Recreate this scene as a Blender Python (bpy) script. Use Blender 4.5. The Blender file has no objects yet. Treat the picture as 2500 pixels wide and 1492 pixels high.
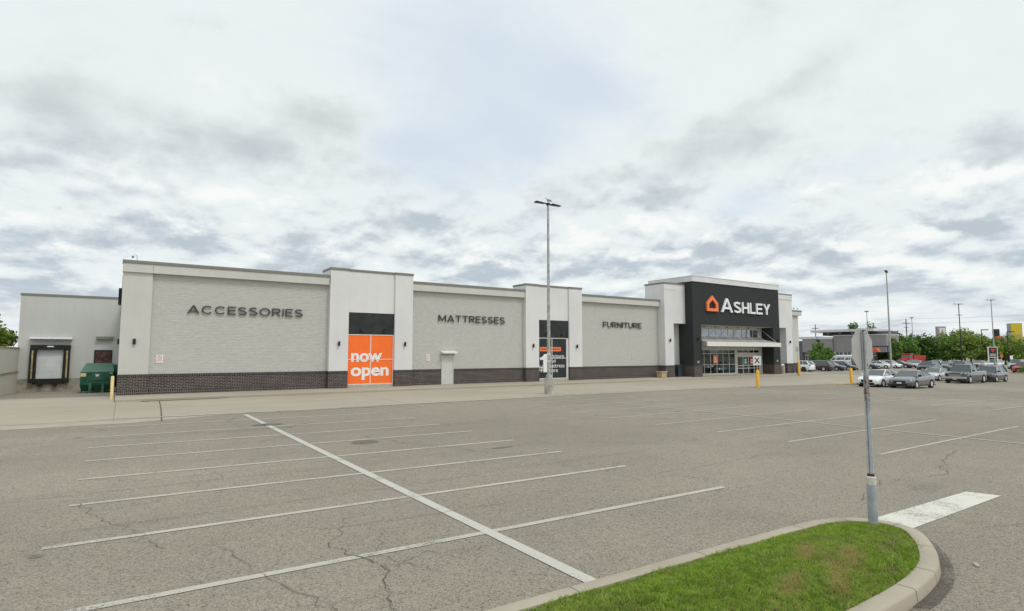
import bpy, bmesh, math, random
import numpy as np
from mathutils import Vector, Matrix
R = math.radians
random.seed(7); rng = np.random.default_rng(7)
SC = bpy.context.scene
COL = SC.collection

# ------------------------------------------------------------------ camera
cam = bpy.data.cameras.new('camera'); co = bpy.data.objects.new('camera', cam); COL.objects.link(co)
co.location = (0, 0, 2.7); co.rotation_euler = (R(94.70), 0, R(55.925 - 90))
cam.sensor_width = 36; cam.lens = 20.318; cam.clip_start = 0.05; cam.clip_end = 6000
SC.camera = co
SC.render.resolution_x = 1024; SC.render.resolution_y = 611
SC.view_settings.view_transform = 'Standard'; SC.view_settings.look = 'None'
SC.view_settings.exposure = 0.0; SC.view_settings.gamma = 1
SC.cycles.use_denoising = True
SC.cycles.max_bounces = 6; SC.cycles.transparent_max_bounces = 12

# ------------------------------------------------------------------ sun
SUN_EL, SUN_AZ = 56.0, 288.0          # azimuth of the sun, degrees ccw from +X (behind the viewer)
sl = bpy.data.lights.new('sun', 'SUN'); sl.energy = 1.25; sl.angle = R(16); sl.color = (1.0, 0.955, 0.88)
so = bpy.data.objects.new('sun', sl); COL.objects.link(so)
sd = Vector((math.cos(R(SUN_EL))*math.cos(R(SUN_AZ)), math.cos(R(SUN_EL))*math.sin(R(SUN_AZ)), math.sin(R(SUN_EL))))
so.rotation_euler = sd.to_track_quat('Z', 'Y').to_euler(); so.location = sd*100

# ------------------------------------------------------------------ node helper
class NT:
    def __init__(s, tree): s.t = tree; s.n = tree.nodes; s.l = tree.links
    def add(s, typ, **kw):
        nd = s.n.new(typ)
        for k, v in kw.items():
            if k.startswith('i_'):
                key = k[2:]; key = int(key) if key.isdigit() else key.replace('_', ' ')
                s.set(nd.inputs[key], v)
            else: setattr(nd, k, v)
        return nd
    def set(s, sock, v):
        if isinstance(v, bpy.types.NodeSocket): s.l.new(v, sock)
        elif isinstance(v, (tuple, list)) and len(v) == 3 and sock.type == 'RGBA': sock.default_value = (*v, 1)
        else: sock.default_value = v
    def math(s, op, a, b=None, c=None, clamp=False):
        nd = s.n.new('ShaderNodeMath'); nd.operation = op; nd.use_clamp = clamp
        for i, v in enumerate((a, b, c)):
            if v is not None: s.set(nd.inputs[i], v)
        return nd.outputs[0]
    def mix(s, f, a, b, blend='MIX'):
        nd = s.n.new('ShaderNodeMix'); nd.data_type = 'RGBA'; nd.blend_type = blend
        s.set(nd.inputs[0], f); s.set(nd.inputs[6], a); s.set(nd.inputs[7], b); return nd.outputs[2]
    def ramp(s, f, a, b, lo=0.0, hi=1.0):
        nd = s.n.new('ShaderNodeMapRange'); nd.interpolation_type = 'SMOOTHSTEP'
        s.set(nd.inputs[0], f); nd.inputs[1].default_value = a; nd.inputs[2].default_value = b
        nd.inputs[3].default_value = lo; nd.inputs[4].default_value = hi; return nd.outputs[0]
    def noise(s, vec, scale, detail=4, rough=.55, dist=0.0):
        nd = s.n.new('ShaderNodeTexNoise'); s.set(nd.inputs['Vector'], vec)
        nd.inputs['Scale'].default_value = scale; nd.inputs['Detail'].default_value = detail
        nd.inputs['Roughness'].default_value = rough; nd.inputs['Distortion'].default_value = dist
        return nd
    def mapping(s, vec, loc=(0,0,0), rot=(0,0,0), scale=(1,1,1), typ='POINT'):
        nd = s.n.new('ShaderNodeMapping'); nd.vector_type = typ; s.set(nd.inputs[0], vec)
        nd.inputs[1].default_value = loc; nd.inputs[2].default_value = rot; nd.inputs[3].default_value = scale
        return nd.outputs[0]

# ------------------------------------------------------------------ sky
world = bpy.data.worlds.new('World'); SC.world = world; world.use_nodes = True
w = NT(world.node_tree); w.n.clear()
SKY_STRENGTH = 0.1
sky = w.add('ShaderNodeTexSky', sky_type='NISHITA', sun_disc=False)
sky.sun_elevation = R(SUN_EL); sky.sun_rotation = R(90 - SUN_AZ)
tc = w.add('ShaderNodeTexCoord'); D = tc.outputs['Generated']
sx = w.add('ShaderNodeSeparateXYZ'); w.l.new(D, sx.inputs[0])
dz = w.math('MAXIMUM', sx.outputs[2], 0.0)
az = w.math('MULTIPLY', w.math('ARCTAN2', sx.outputs[1], sx.outputs[0]), 57.2958)
el = w.math('MULTIPLY', w.math('ARCSINE', sx.outputs[2]), 57.2958)
den = w.math('ADD', dz, 0.10)
cp = w.add('ShaderNodeCombineXYZ')
w.l.new(w.math('DIVIDE', sx.outputs[0], den), cp.inputs[0]); w.l.new(w.math('DIVIDE', sx.outputs[1], den), cp.inputs[1])
cp2 = w.add('ShaderNodeCombineXYZ'); den2 = w.math('ADD', dz, 0.122)
w.l.new(w.math('DIVIDE', sx.outputs[0], den2), cp2.inputs[0]); w.l.new(w.math('DIVIDE', sx.outputs[1], den2), cp2.inputs[1])
n1 = w.noise(cp.outputs[0], 1.25, 9, .56, .35).outputs[0]
n2 = w.noise(cp2.outputs[0], 1.25, 6, .56, .35).outputs[0]
wisp = w.noise(w.mapping(cp.outputs[0], rot=(0, 0, R(35)), scale=(.55, 1.5, 1)), 1.1, 7, .6, .6).outputs[0]
ae = w.add('ShaderNodeCombineXYZ'); w.l.new(az, ae.inputs[0]); w.l.new(el, ae.inputs[1])
warp = w.noise(w.mapping(ae.outputs[0], scale=(.11, .17, 1)), 1.0, 5, .6).outputs['Color']
wv = w.add('ShaderNodeVectorMath', operation='SUBTRACT'); w.l.new(warp, wv.inputs[0]); wv.inputs[1].default_value = (.5, .5, .5)
wv2 = w.add('ShaderNodeVectorMath', operation='MULTIPLY'); w.l.new(wv.outputs[0], wv2.inputs[0]); wv2.inputs[1].default_value = (13, 8, 0)
wv3 = w.add('ShaderNodeVectorMath', operation='ADD'); w.l.new(ae.outputs[0], wv3.inputs[0]); w.l.new(wv2.outputs[0], wv3.inputs[1])
AE = wv3.outputs[0]
def blobs(lst):
    acc = 0.0
    for a, e, ra, re_, rot, st in lst:
        v = w.mapping(AE, loc=(a, e, 0), rot=(0, 0, R(rot)), scale=(ra, re_, 1), typ='TEXTURE')
        ln = w.add('ShaderNodeVectorMath', operation='LENGTH'); w.l.new(v, ln.inputs[0])
        g = w.ramp(ln.outputs['Value'], 0.0, 1.35, st, 0.0)
        acc = w.math('ADD', acc, g)
    return acc
# (azimuth, elevation, radii, tilt, strength) of the cloud banks, all in degrees
GREY = [
 (93.5, 17.8, 9.5, 6.0, 10, .75), (83.5, 19.0, 4.5, 3.6, 40, .5), (76.5, 20.2, 8.0, 3.6, -14, .85), (69.5, 17.2, 4.5, 2.2, 0, .35),
 (84.5, 28.0, 5.0, 1.5, -8, .4), (29.0, 23.0, 8.5, 2.9, -28, .62), (36.5, 20.0, 8.0, 1.8, -22, .5), (42.5, 20.0, 4.0, 1.7, 25, .6),
 (38.0, 16.8, 9.5, 2.2, -16, .72), (52.0, 15.8, 4.0, 2.2, -10, .75), (44.0, 16.0, 4.0, 1.8, 0, .5), (31.0, 30.0, 5, 2.8, -5, .45),
 (15.0, 16.0, 4, 2.5, 0, .8), (91.5, 9.0, 7.5, 1.6, 0, .9), (87.0, 10.4, 5.0, 1.2, -5, .7), (76.5, 9.7, 6.0, 2.2, -8, .85),
 (66.0, 12.4, 5.5, 1.5, -10, .9), (57.0, 9.4, 6.0, 2.0, -8, .95), (43.0, 9.4, 10.0, 1.9, -9, 1.0), (26.5, 8.7, 4.5, 1.4, 0, .95),
 (19.5, 10.6, 5.5, 1.1, -5, .95), (31.0, 6.6, 12.0, 1.2, -4, .7), (97.0, 4.2, 6.0, 1.2, 0, .9), (17.0, 7.2, 6.0, 1.0, -3, .7), (70.0, 7.8, 7.0, 1.2, -6, .5)]
WHITE = [
 (49.5, 12.2, 3.2, 1.8, 20, .9), (28.0, 13.2, 3.5, 1.0, -8, .8), (17.5, 14.0, 5.0, 1.1, -12, .9), (60.0, 10.8, 3.5, 1.4, 0, .5),
 (80.5, 13.6, 7.0, 2.0, -6, .5), (42.0, 12.6, 6.0, 1.6, -10, .6), (84.0, 22.5, 4.0, 1.8, 20, .5), (89.0, 13.4, 7.0, 2.0, 0, .5), (20.0, 9.0, 6, 1.0, 0, .4)]
BLUE = [
 (59.0, 26.0, 15.0, 11.0, 20, 1.15), (46.0, 24.5, 8.0, 5.0, 15, .8), (65.5, 18.4, 6.5, 5.0, 10, 1.0), (33.0, 13.0, 4.5, 1.8, 0, .7), (55.0, 20.5, 7, 4, 0, .6),
 (24.0, 15.5, 5, 1.6, -10, .5)]
pv = w.add('ShaderNodeCombineXYZ'); pv2 = w.add('ShaderNodeCombineXYZ')
le = w.math('MULTIPLY', w.math('LOGARITHM', w.math('ADD', w.math('MAXIMUM', el, 0.0), 5.0), 2.71828), 5.2)
le2 = w.math('MULTIPLY', w.math('LOGARITHM', w.math('ADD', w.math('MAXIMUM', el, 0.0), 5.9), 2.71828), 5.2)
azs = w.math('DIVIDE', az, 6.6)
w.l.new(azs, pv.inputs[0]); w.l.new(le, pv.inputs[1]); w.l.new(azs, pv2.inputs[0]); w.l.new(le2, pv2.inputs[1])
q1 = w.noise(pv.outputs[0], 1.0, 11, .62, .12).outputs[0]; q2 = w.noise(pv2.outputs[0], 1.0, 7, .54, .12).outputs[0]
puff = w.math('SUBTRACT', q2, q1)
grey = blobs(GREY); white = blobs(WHITE); blue = blobs(BLUE)
lowf = w.ramp(el, 3.0, 20.0, 1.0, 0.0)                         # nearer the horizon the layer is broken cumulus
under = w.math('SUBTRACT', n2, n1)
band = w.ramp(el, 6.5, 22.0, 1.0, .2)
hi_ = w.math('SUBTRACT', 1.0, band)
qd = w.math('SUBTRACT', q1, .475)
dark = w.math('ADD', w.math('MULTIPLY', grey, .60), w.math('MULTIPLY', w.math('MULTIPLY', w.ramp(n1, .48, .72), .34), hi_))
dark = w.math('ADD', dark, w.math('MULTIPLY', w.math('MULTIPLY', under, 1.2), hi_))
dark = w.math('ADD', dark, w.math('MULTIPLY', qd, w.math('ADD', w.math('MULTIPLY', band, 1.7), w.math('MULTIPLY', grey, 1.15))))
dark = w.math('ADD', dark, w.math('MULTIPLY', w.math('MULTIPLY', puff, 5.0), band))
dark = w.math('ADD', dark, w.math('MULTIPLY', w.math('SUBTRACT', wisp, .5), .35))
dark = w.math('ADD', dark, w.math('SUBTRACT', w.math('MULTIPLY', band, .20), w.math('MULTIPLY', white, .55)))
dark = w.ramp(dark, .03, 1.06)
clear = w.math('ADD', w.math('MULTIPLY', blue, .95), w.math('MULTIPLY', w.math('SUBTRACT', .47, wisp), 1.7))
clear = w.math('SUBTRACT', clear, w.math('ADD', w.math('MULTIPLY', grey, .8), w.math('MULTIPLY', white, .9)))
clear = w.ramp(clear, -.15, 1.35, 0.0, .86)
K = 1.0/SKY_STRENGTH
def C3(r, g, b, k=1.0): return (r*K*k, g*K*k, b*K*k)
gsky = w.mix(w.ramp(el, 8, 24), C3(.505, .572, .635), C3(.57, .618, .63))
cloud = w.mix(dark, C3(.825, .885, .90), gsky)
cloud = w.mix(w.math('MULTIPLY', w.ramp(w.math('ADD', white, w.math('MULTIPLY', w.math('MULTIPLY', puff, -5.0), band)), .2, .9), .85), cloud, C3(.96, .975, .955))
veil = w.mix(.82, sky.outputs[0], C3(.745, .845, .945))
skyc = w.mix(clear, cloud, veil)
hz = w.mix(w.math('MULTIPLY', w.ramp(el, 0.0, 6.5, 1.0, 0.0), .55), skyc, C3(.83, .865, .89))
# unseen sky brightened around the hidden sun, behind the viewer, to light the scene
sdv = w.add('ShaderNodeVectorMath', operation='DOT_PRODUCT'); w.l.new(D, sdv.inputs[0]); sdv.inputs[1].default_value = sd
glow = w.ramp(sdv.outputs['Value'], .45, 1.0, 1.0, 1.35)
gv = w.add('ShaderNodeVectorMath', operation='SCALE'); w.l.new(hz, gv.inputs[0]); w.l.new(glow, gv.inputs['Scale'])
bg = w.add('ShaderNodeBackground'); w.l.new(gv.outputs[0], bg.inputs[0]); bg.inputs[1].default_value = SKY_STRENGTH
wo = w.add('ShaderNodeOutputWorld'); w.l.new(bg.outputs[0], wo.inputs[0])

# ------------------------------------------------------------------ materials
def newmat(name):
    m = bpy.data.materials.new(name); m.use_nodes = True
    t = NT(m.node_tree); b = t.n['Principled BSDF']; return m, t, b
def plain(name, col, rough=.6, metal=0.0, var=.10, scale=6.0, bump=0.0, bscale=60, spec=.4, coat=0.0, tint=None):
    m, t, b = newmat(name)
    oc = t.add('ShaderNodeTexCoord').outputs['Object']
    nz = t.noise(oc, scale, 6, .6).outputs[0]
    f = t.ramp(nz, .3, .7)
    lo = tuple(c*(1-var) for c in col); hi = tuple(min(1, c*(1+var)) for c in col)
    if tint: lo = tint
    t.set(b.inputs['Base Color'], t.mix(f, lo, hi))
    b.inputs['Roughness'].default_value = rough; b.inputs['Metallic'].default_value = metal
    b.inputs['Specular IOR Level'].default_value = spec; b.inputs['Coat Weight'].default_value = coat
    b.inputs['Coat Roughness'].default_value = .06
    if bump:
        bn = t.add('ShaderNodeBump'); bn.inputs['Strength'].default_value = bump; bn.inputs['Distance'].default_value = .02
        t.l.new(t.noise(oc, bscale, 5, .65).outputs[0], bn.inputs['Height']); t.l.new(bn.outputs[0], b.inputs['Normal'])
    return m
M = {}
def facade_vec(t):
    oc = t.add('ShaderNodeTexCoord').outputs['Object']
    s = t.add('ShaderNodeSeparateXYZ'); t.l.new(oc, s.inputs[0])
    c = t.add('ShaderNodeCombineXYZ'); t.l.new(t.math('ADD', s.outputs[0], s.outputs[1]), c.inputs[0]); t.l.new(s.outputs[2], c.inputs[1])
    return oc, c.outputs[0], s
def stucco(name, col, streak=.06):
    m, t, b = newmat(name); oc, fv, s = facade_vec(t)
    big = t.ramp(t.noise(oc, .35, 4, .6).outputs[0], .3, .7)
    strk = t.ramp(t.noise(t.mapping(fv, scale=(1.6, .12, 1)), 1.0, 5, .65).outputs[0], .45, .75)
    c = t.mix(big, tuple(x*.95 for x in col), tuple(x*1.03 for x in col))
    c = t.mix(t.math('MULTIPLY', strk, streak*2), c, tuple(x*.72 for x in col))
    t.set(b.inputs['Base Color'], c); b.inputs['Roughness'].default_value = .9; b.inputs['Specular IOR Level'].default_value = .2
    bn = t.add('ShaderNodeBump'); bn.inputs['Strength'].default_value = .25; bn.inputs['Distance'].default_value = .01
    t.l.new(t.noise(oc, 45, 4, .7).outputs[0], bn.inputs['Height']); t.l.new(bn.outputs[0], b.inputs['Normal'])
    return m
def splitface(name, col):
    m, t, b = newmat(name); oc, fv, s = facade_vec(t)
    br = t.add('ShaderNodeTexBrick', offset=.5, squash=1.0); t.l.new(fv, br.inputs['Vector'])
    br.inputs['Scale'].default_value = 1; br.inputs['Mortar Size'].default_value = .007; br.inputs['Mortar Smooth'].default_value = .4
    br.inputs['Brick Width'].default_value = .42; br.inputs['Row Height'].default_value = .10; br.inputs['Bias'].default_value = 0
    t.set(br.inputs['Color1'], tuple(x*.955 for x in col)); t.set(br.inputs['Color2'], tuple(x*1.035 for x in col)); t.set(br.inputs['Mortar'], tuple(x*.86 for x in col))
    st = t.noise(t.mapping(fv, scale=(3.2, 13, 1)), 1.0, 6, .7, .6).outputs[0]
    big = t.noise(fv, .45, 4, .6).outputs[0]
    c = t.mix(t.ramp(st, .30, .60), tuple(x*.84 for x in col), br.outputs[0])
    c = t.mix(t.math('MULTIPLY', t.ramp(big, .35, .7), .25), c, tuple(x*y for x, y in zip(col, (1.05, 1.0, .93))))
    t.set(b.inputs['Base Color'], c); b.inputs['Roughness'].default_value = .93; b.inputs['Specular IOR Level'].default_value = .15
    h = t.math('ADD', t.math('MULTIPLY', st, 1.0), t.math('MULTIPLY', br.outputs['Fac'], -.7))
    bn = t.add('ShaderNodeBump'); bn.inputs['Strength'].default_value = .6; bn.inputs['Distance'].default_value = .035
    t.l.new(h, bn.inputs['Height']); t.l.new(bn.outputs[0], b.inputs['Normal'])
    return m
def brick(name, bw, rh, c1, c2, mort, off=.5):
    m, t, b = newmat(name); oc, fv, s = facade_vec(t)
    wob = t.noise(fv, 1.2, 3).outputs[0]
    br = t.add('ShaderNodeTexBrick', offset=off); t.l.new(fv, br.inputs['Vector'])
    br.inputs['Scale'].default_value = 1; br.inputs['Mortar Size'].default_value = .013; br.inputs['Mortar Smooth'].default_value = .15
    br.inputs['Brick Width'].default_value = bw; br.inputs['Row Height'].default_value = rh; br.inputs['Bias'].default_value = -.1
    t.set(br.inputs['Color1'], c1); t.set(br.inputs['Color2'], c2); t.set(br.inputs['Mortar'], mort)
    c = t.mix(t.math('MULTIPLY', t.ramp(wob, .4, .7), .30), br.outputs[0], (.055, .043, .045))
    t.set(b.inputs['Base Color'], c); b.inputs['Roughness'].default_value = .85; b.inputs['Specular IOR Level'].default_value = .25
    bn = t.add('ShaderNodeBump'); bn.inputs['Strength'].default_value = .6; bn.inputs['Distance'].default_value = .012
    t.l.new(t.math('MULTIPLY', br.outputs['Fac'], -1.0), bn.inputs['Height']); t.l.new(bn.outputs[0], b.inputs['Normal'])
    return m
M['white_stucco'] = stucco('white_stucco', (.70, .69, .685), .10)
M['greige_stucco'] = stucco('greige_stucco', (.585, .57, .53), .10)
M['grey_stucco'] = stucco('grey_stucco', (.53, .53, .505), .12)
M['dark_stucco'] = stucco('dark_stucco', (.040, .044, .044), .03)
M['stone'] = splitface('pale_split_stone', (.555, .545, .51))
M['brick'] = brick('dark_brick', .30, .0975, (.032, .026, .029), (.082, .057, .054), (.255, .235, .205))
M['soldier'] = brick('soldier_brick', .0975, .30, (.028, .022, .027), (.075, .048, .052), (.23, .21, .185), 0.0)
M['coping'] = plain('olive_coping', (.205, .205, .175), .55, var=.06)
M['sill'] = plain('concrete_sill', (.42, .39, .33), .9, var=.15, bump=.2)
M['orange'] = plain('orange_vinyl', (.95, .185, .038), .6, var=.04, scale=1.2, spec=.12)
M['orange_pl'] = plain('orange_acrylic', (.88, .215, .07), .35, var=.05)
M['black_vinyl'] = plain('black_vinyl', (.022, .026, .027), .4, var=.2, scale=2)
M['dark_panel'] = plain('dark_transom_panel', (.020, .024, .022), .38, var=.35, scale=1.4)
M['white_vinyl'] = plain('white_vinyl', (.80, .80, .79), .5, var=.03)
M['white_frame'] = plain('white_frame', (.72, .71, .67), .45, var=.04)
M['cream'] = plain('cream_cladding', (.58, .555, .49), .7, var=.06, scale=1.5)
M['letter'] = plain('charcoal_letter', (.040, .047, .045), .4, var=.2)
M['white_letter'] = plain('white_letter', (.82, .83, .84), .4, var=.03)
M['black'] = plain('black_metal', (.014, .015, .016), .45, var=.3)
M['door'] = plain('grey_door_paint', (.56, .555, .52), .5, var=.05)
M['galv'] = plain('galvanised_steel', (.46, .48, .49), .45, .6, var=.18, scale=8)
M['pole'] = plain('weathered_pole', (.40, .405, .385), .6, .35, var=.25, scale=3)
M['dark_pole'] = plain('black_pole', (.02, .021, .023), .5, var=.2)
M['concrete_block'] = plain('concrete_base', (.40, .385, .33), .92, var=.28, scale=2.5, bump=.4, bscale=25)
M['yellow'] = plain('yellow_plastic', (.78, .43, .035), .45, var=.06)
M['pale_yellow'] = plain('faded_yellow', (.74, .60, .30), .6, var=.10)
M['green_steel'] = plain('green_steel', (.012, .085, .045), .5, var=.45, scale=1.6)
M['green_top'] = plain('green_steel_top', (.035, .13, .09), .5, var=.35, scale=2.2)
M['sheet_door'] = plain('white_sectional_door', (.62, .65, .65), .5, var=.07, scale=1.2)
M['rubber'] = plain('black_rubber', (.017, .016, .014), .8, var=.4)
M['dock_yellow'] = plain('worn_yellow_stripe', (.42, .33, .16), .8, var=.5, scale=3)
M['dock_base'] = plain('stained_concrete', (.33, .30, .245), .9, var=.3, scale=1.3, bump=.3, bscale=15)
M['redbrown'] = plain('red_brown_infill', (.085, .04, .035), .7, var=.6, scale=3)
M['block_wall'] = splitface('tan_block', (.74, .70, .61))
M['planter'] = plain('tan_planter', (.46, .35, .23), .9, var=.2, scale=5, bump=.4)
M['bin_blue'] = plain('dark_bin', (.028, .034, .045), .5, var=.2)
M['bin_tan'] = plain('pebble_bin', (.42, .35, .28), .9, var=.25, scale=20)
M['blue_box'] = plain('blue_plastic', (.06, .14, .36), .5, var=.1)
M['red'] = plain('red_paint', (.45, .03, .022), .4, var=.1, coat=.4)
M['sign_white'] = plain('sign_white', (.80, .80, .81), .5, var=.04)
M['sign_red'] = plain('sign_red', (.55, .045, .04), .5, var=.06)
M['sign_orange'] = plain('sign_orange_red', (.62, .12, .06), .5, var=.06)
M['sign_yellow'] = plain('sign_yellow', (.72, .55, .035), .5, var=.08)
M['pink'] = plain('faded_pink', (.62, .30, .26), .6, var=.1)
M['faded_grey'] = plain('faded_grey_print', (.33, .36, .35), .6, var=.1)
M['pylon'] = plain('pylon_grey', (.34, .345, .35), .6, var=.08)
M['bird_white'] = plain('white_feather', (.66, .66, .65), .8, var=.08)
M['bird_grey'] = plain('grey_feather', (.36, .38, .40), .8, var=.1)
M['far_grey'] = plain('grey_panel_wall', (.27, .265, .265), .8, var=.07, scale=1.2)
M['far_dark'] = plain('dark_grey_wall', (.12, .122, .122), .8, var=.1)
M['far_white'] = plain('white_metal_trim', (.62, .61, .62), .5, var=.05)
M['aluminium'] = plain('brushed_sign_back', (.44, .43, .405), .5, .25, var=.07, scale=5)
M['rust'] = plain('rusty_steel', (.075, .034, .02), .9, var=.6, scale=30)
M['tyre'] = plain('tyre_rubber', (.012, .012, .013), .85, var=.2)
M['rim'] = plain('alloy_rim', (.62, .62, .63), .3, .35, var=.1)
M['dark_rim'] = plain('bronze_rim', (.10, .065, .05), .4, .6, var=.2)
M['trim'] = plain('black_trim', (.015, .016, .017), .55, var=.2)
M['chrome'] = plain('chrome_trim', (.62, .63, .64), .18, .9, var=.05)
M['headlamp'] = plain('headlamp_lens', (.80, .82, .84), .12, var=.08, coat=1.0)
M['taillamp'] = plain('tail_lens', (.32, .015, .015), .15, var=.1, coat=1.0)
M['plate'] = plain('plate_white', (.75, .76, .77), .5, var=.03)
M['wood'] = plain('grey_bark', (.10, .082, .065), .95, var=.3, scale=9, bump=.6, bscale=20)
M['timber'] = plain('utility_timber', (.13, .11, .09), .95, var=.2)
M['roof_grey'] = plain('roof_membrane', (.35, .35, .34), .9, var=.1)
M['soil'] = plain('bare_soil', (.095, .066, .042), 1.0, var=.35, scale=12, bump=.8, bscale=40)
M['thatch'] = plain('thatch_and_soil', (.088, .062, .034), 1.0, var=.35, scale=9, bump=.35, bscale=50)
M['sofa'] = plain('tan_upholstery', (.33, .23, .13), .9, var=.15)
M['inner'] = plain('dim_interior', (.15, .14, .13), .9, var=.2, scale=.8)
M['poster_green'] = plain('green_poster', (.05, .20, .15), .5, var=.2)
M['poster_red'] = plain('red_poster', (.42, .10, .06), .5, var=.2)
def paint(name, col, metal=.0, rough=.28): return plain(name, col, .20, metal, var=.04, scale=1.5, coat=1.0)
def glassmat(name, tint=(.02, .025, .028), refl=.25, trans=0.0):
    m, t, b = newmat(name)
    b.inputs['Base Color'].default_value = (*tint, 1); b.inputs['Roughness'].default_value = .08
    gl = t.add('ShaderNodeBsdfGlossy'); gl.inputs['Roughness'].default_value = .03; gl.inputs[0].default_value = (.85, .9, .93, 1)
    fr = t.add('ShaderNodeFresnel'); fr.inputs[0].default_value = 1.5
    f = t.math('ADD', t.math('MULTIPLY', fr.outputs[0], .8), refl, clamp=True)
    base = b.outputs[0]
    if trans:
        tr = t.add('ShaderNodeBsdfTransparent'); tr.inputs[0].default_value = (.55, .6, .6, 1)
        mx0 = t.add('ShaderNodeMixShader'); mx0.inputs[0].default_value = trans; t.l.new(base, mx0.inputs[1]); t.l.new(tr.outputs[0], mx0.inputs[2]); base = mx0.outputs[0]
    mx = t.add('ShaderNodeMixShader'); t.l.new(f, mx.inputs[0]); t.l.new(base, mx.inputs[1]); t.l.new(gl.outputs[0], mx.inputs[2])
    t.l.new(mx.outputs[0], t.n['Material Output'].inputs[0]); return m
M['car_glass'] = glassmat('car_glass', (.018, .022, .022), .05)
M['shop_glass'] = glassmat('shop_glass', (.015, .018, .018), .035, .72)
M['sky_glass'] = glassmat('clerestory_glass', (.10, .125, .16), .22)
M['far_glass'] = glassmat('office_glass', (.012, .02, .018), .04)

def ground_mat(name, kind):
    m, t, b = newmat(name)
    oc = t.add('ShaderNodeTexCoord').outputs['Object']
    if kind == 'asphalt':
        big = t.noise(oc, .09, 6, .62, .4).outputs[0]; mid = t.noise(oc, .7, 6, .65).outputs[0]
        fine = t.noise(oc, 40, 4, .75).outputs[0]
        vo = t.add('ShaderNodeTexVoronoi', feature='F1'); t.l.new(oc, vo.inputs['Vector']); vo.inputs['Scale'].default_value = 85
        vs = t.add('ShaderNodeSeparateColor'); t.l.new(vo.outputs['Color'], vs.inputs[0])
        vo2 = t.add('ShaderNodeTexVoronoi', feature='F1'); t.l.new(oc, vo2.inputs['Vector']); vo2.inputs['Scale'].default_value = 38
        vs2 = t.add('ShaderNodeSeparateColor'); t.l.new(vo2.outputs['Color'], vs2.inputs[0])
        c = t.mix(t.ramp(big, .3, .7), (.236, .211, .170), (.290, .260, .211))
        c = t.mix(t.math('MULTIPLY', t.ramp(mid, .35, .7), .35), c, (.222, .20, .17))
        # long worn bands where cars run and park, along the stalls
        band = t.noise(t.mapping(oc, scale=(.05, 1.1, 1)), 1.0, 4, .6).outputs[0]
        c = t.mix(t.math('MULTIPLY', t.ramp(band, .5, .75), .30), c, (.195, .177, .152))
        oil = t.math('MULTIPLY', t.ramp(t.noise(oc, .62, 3, .5).outputs[0], .60, .76), t.ramp(t.noise(oc, 5, 4, .7).outputs[0], .3, .6))
        c = t.mix(t.math('MULTIPLY', oil, .42), c, (.15, .137, .115))
        pale = t.ramp(t.noise(t.mapping(oc, loc=(40, 7, 0), scale=(.5, 1, 1)), .12, 5, .6).outputs[0], .52, .70)
        c = t.mix(t.math('MULTIPLY', pale, .45), c, (.325, .295, .245))
        val = t.math('ADD', t.math('MULTIPLY', vs.outputs[0], .50), t.math('MULTIPLY', fine, .55))
        val = t.math('ADD', val, t.math('MULTIPLY', vs2.outputs[1], .18))
        c = t.mix(1.0, c, t.mix(t.ramp(val, .28, .92), (.62, .62, .62), (1.38, 1.37, 1.34)), 'MULTIPLY')
        spots = t.ramp(vs2.outputs[2], .955, .97)
        c = t.mix(t.math('MULTIPLY', spots, .5), c, (.07, .065, .06))
        wv_ = t.add('ShaderNodeVectorMath', operation='ADD'); t.l.new(oc, wv_.inputs[0])
        nn = t.add('ShaderNodeVectorMath', operation='SCALE'); t.l.new(t.noise(oc, .8, 7, .7).outputs['Color'], nn.inputs[0]); nn.inputs['Scale'].default_value = 1.6
        t.l.new(nn.outputs[0], wv_.inputs[1])
        ck = t.add('ShaderNodeTexVoronoi', feature='DISTANCE_TO_EDGE'); t.l.new(wv_.outputs[0], ck.inputs['Vector']); ck.inputs['Scale'].default_value = .21
        line = t.math('MULTIPLY', t.ramp(ck.outputs['Distance'], .0004, .0032, 1.0, 0.0), t.ramp(t.noise(oc, .22, 3).outputs[0], .5, .62))
        c = t.mix(t.math('MULTIPLY', line, .55), c, (.06, .056, .05))
        hgt = t.math('ADD', val, t.math('MULTIPLY', line, -1.0)); bs, bd = .55, .006
        b.inputs['Roughness'].default_value = .92; b.inputs['Specular IOR Level'].default_value = .2
    elif kind == 'concrete':
        big = t.noise(oc, .16, 6, .6).outputs[0]; mid = t.noise(t.mapping(oc, scale=(.25, 1.3, 1)), 1.0, 6, .65).outputs[0]
        fine = t.noise(oc, 60, 4, .7).outputs[0]
        c = t.mix(t.ramp(big, .3, .7), (.348, .308, .246), (.398, .352, .283))
        c = t.mix(t.math('MULTIPLY', t.ramp(mid, .45, .75), .45), c, (.32, .285, .22))
        c = t.mix(1.0, c, t.mix(t.ramp(fine, .3, .7), (.86, .86, .86), (1.12, 1.12, 1.12)), 'MULTIPLY')
        hgt = fine; bs, bd = .2, .004
        b.inputs['Roughness'].default_value = .92; b.inputs['Specular IOR Level'].default_value = .2
    elif kind == 'kerb':
        big = t.noise(oc, .9, 6, .65).outputs[0]; fine = t.noise(oc, 120, 3, .7).outputs[0]
        c = t.mix(t.ramp(big, .3, .72), (.35, .307, .242), (.415, .367, .292))
        pits = t.ramp(t.noise(oc, 26, 6, .75).outputs[0], .62, .72)
        c = t.mix(t.math('MULTIPLY', pits, .45), c, (.24, .22, .18))
        c = t.mix(1.0, c, t.mix(t.ramp(fine, .3, .7), (.88, .88, .88), (1.10, 1.10, 1.10)), 'MULTIPLY')
        hgt = t.math('ADD', t.math('MULTIPLY', fine, .3), big); bs, bd = .35, .006
        b.inputs['Roughness'].default_value = .9; b.inputs['Specular IOR Level'].default_value = .2
    t.set(b.inputs['Base Color'], c)
    bn = t.add('ShaderNodeBump'); bn.inputs['Strength'].default_value = bs; bn.inputs['Distance'].default_value = bd
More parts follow.
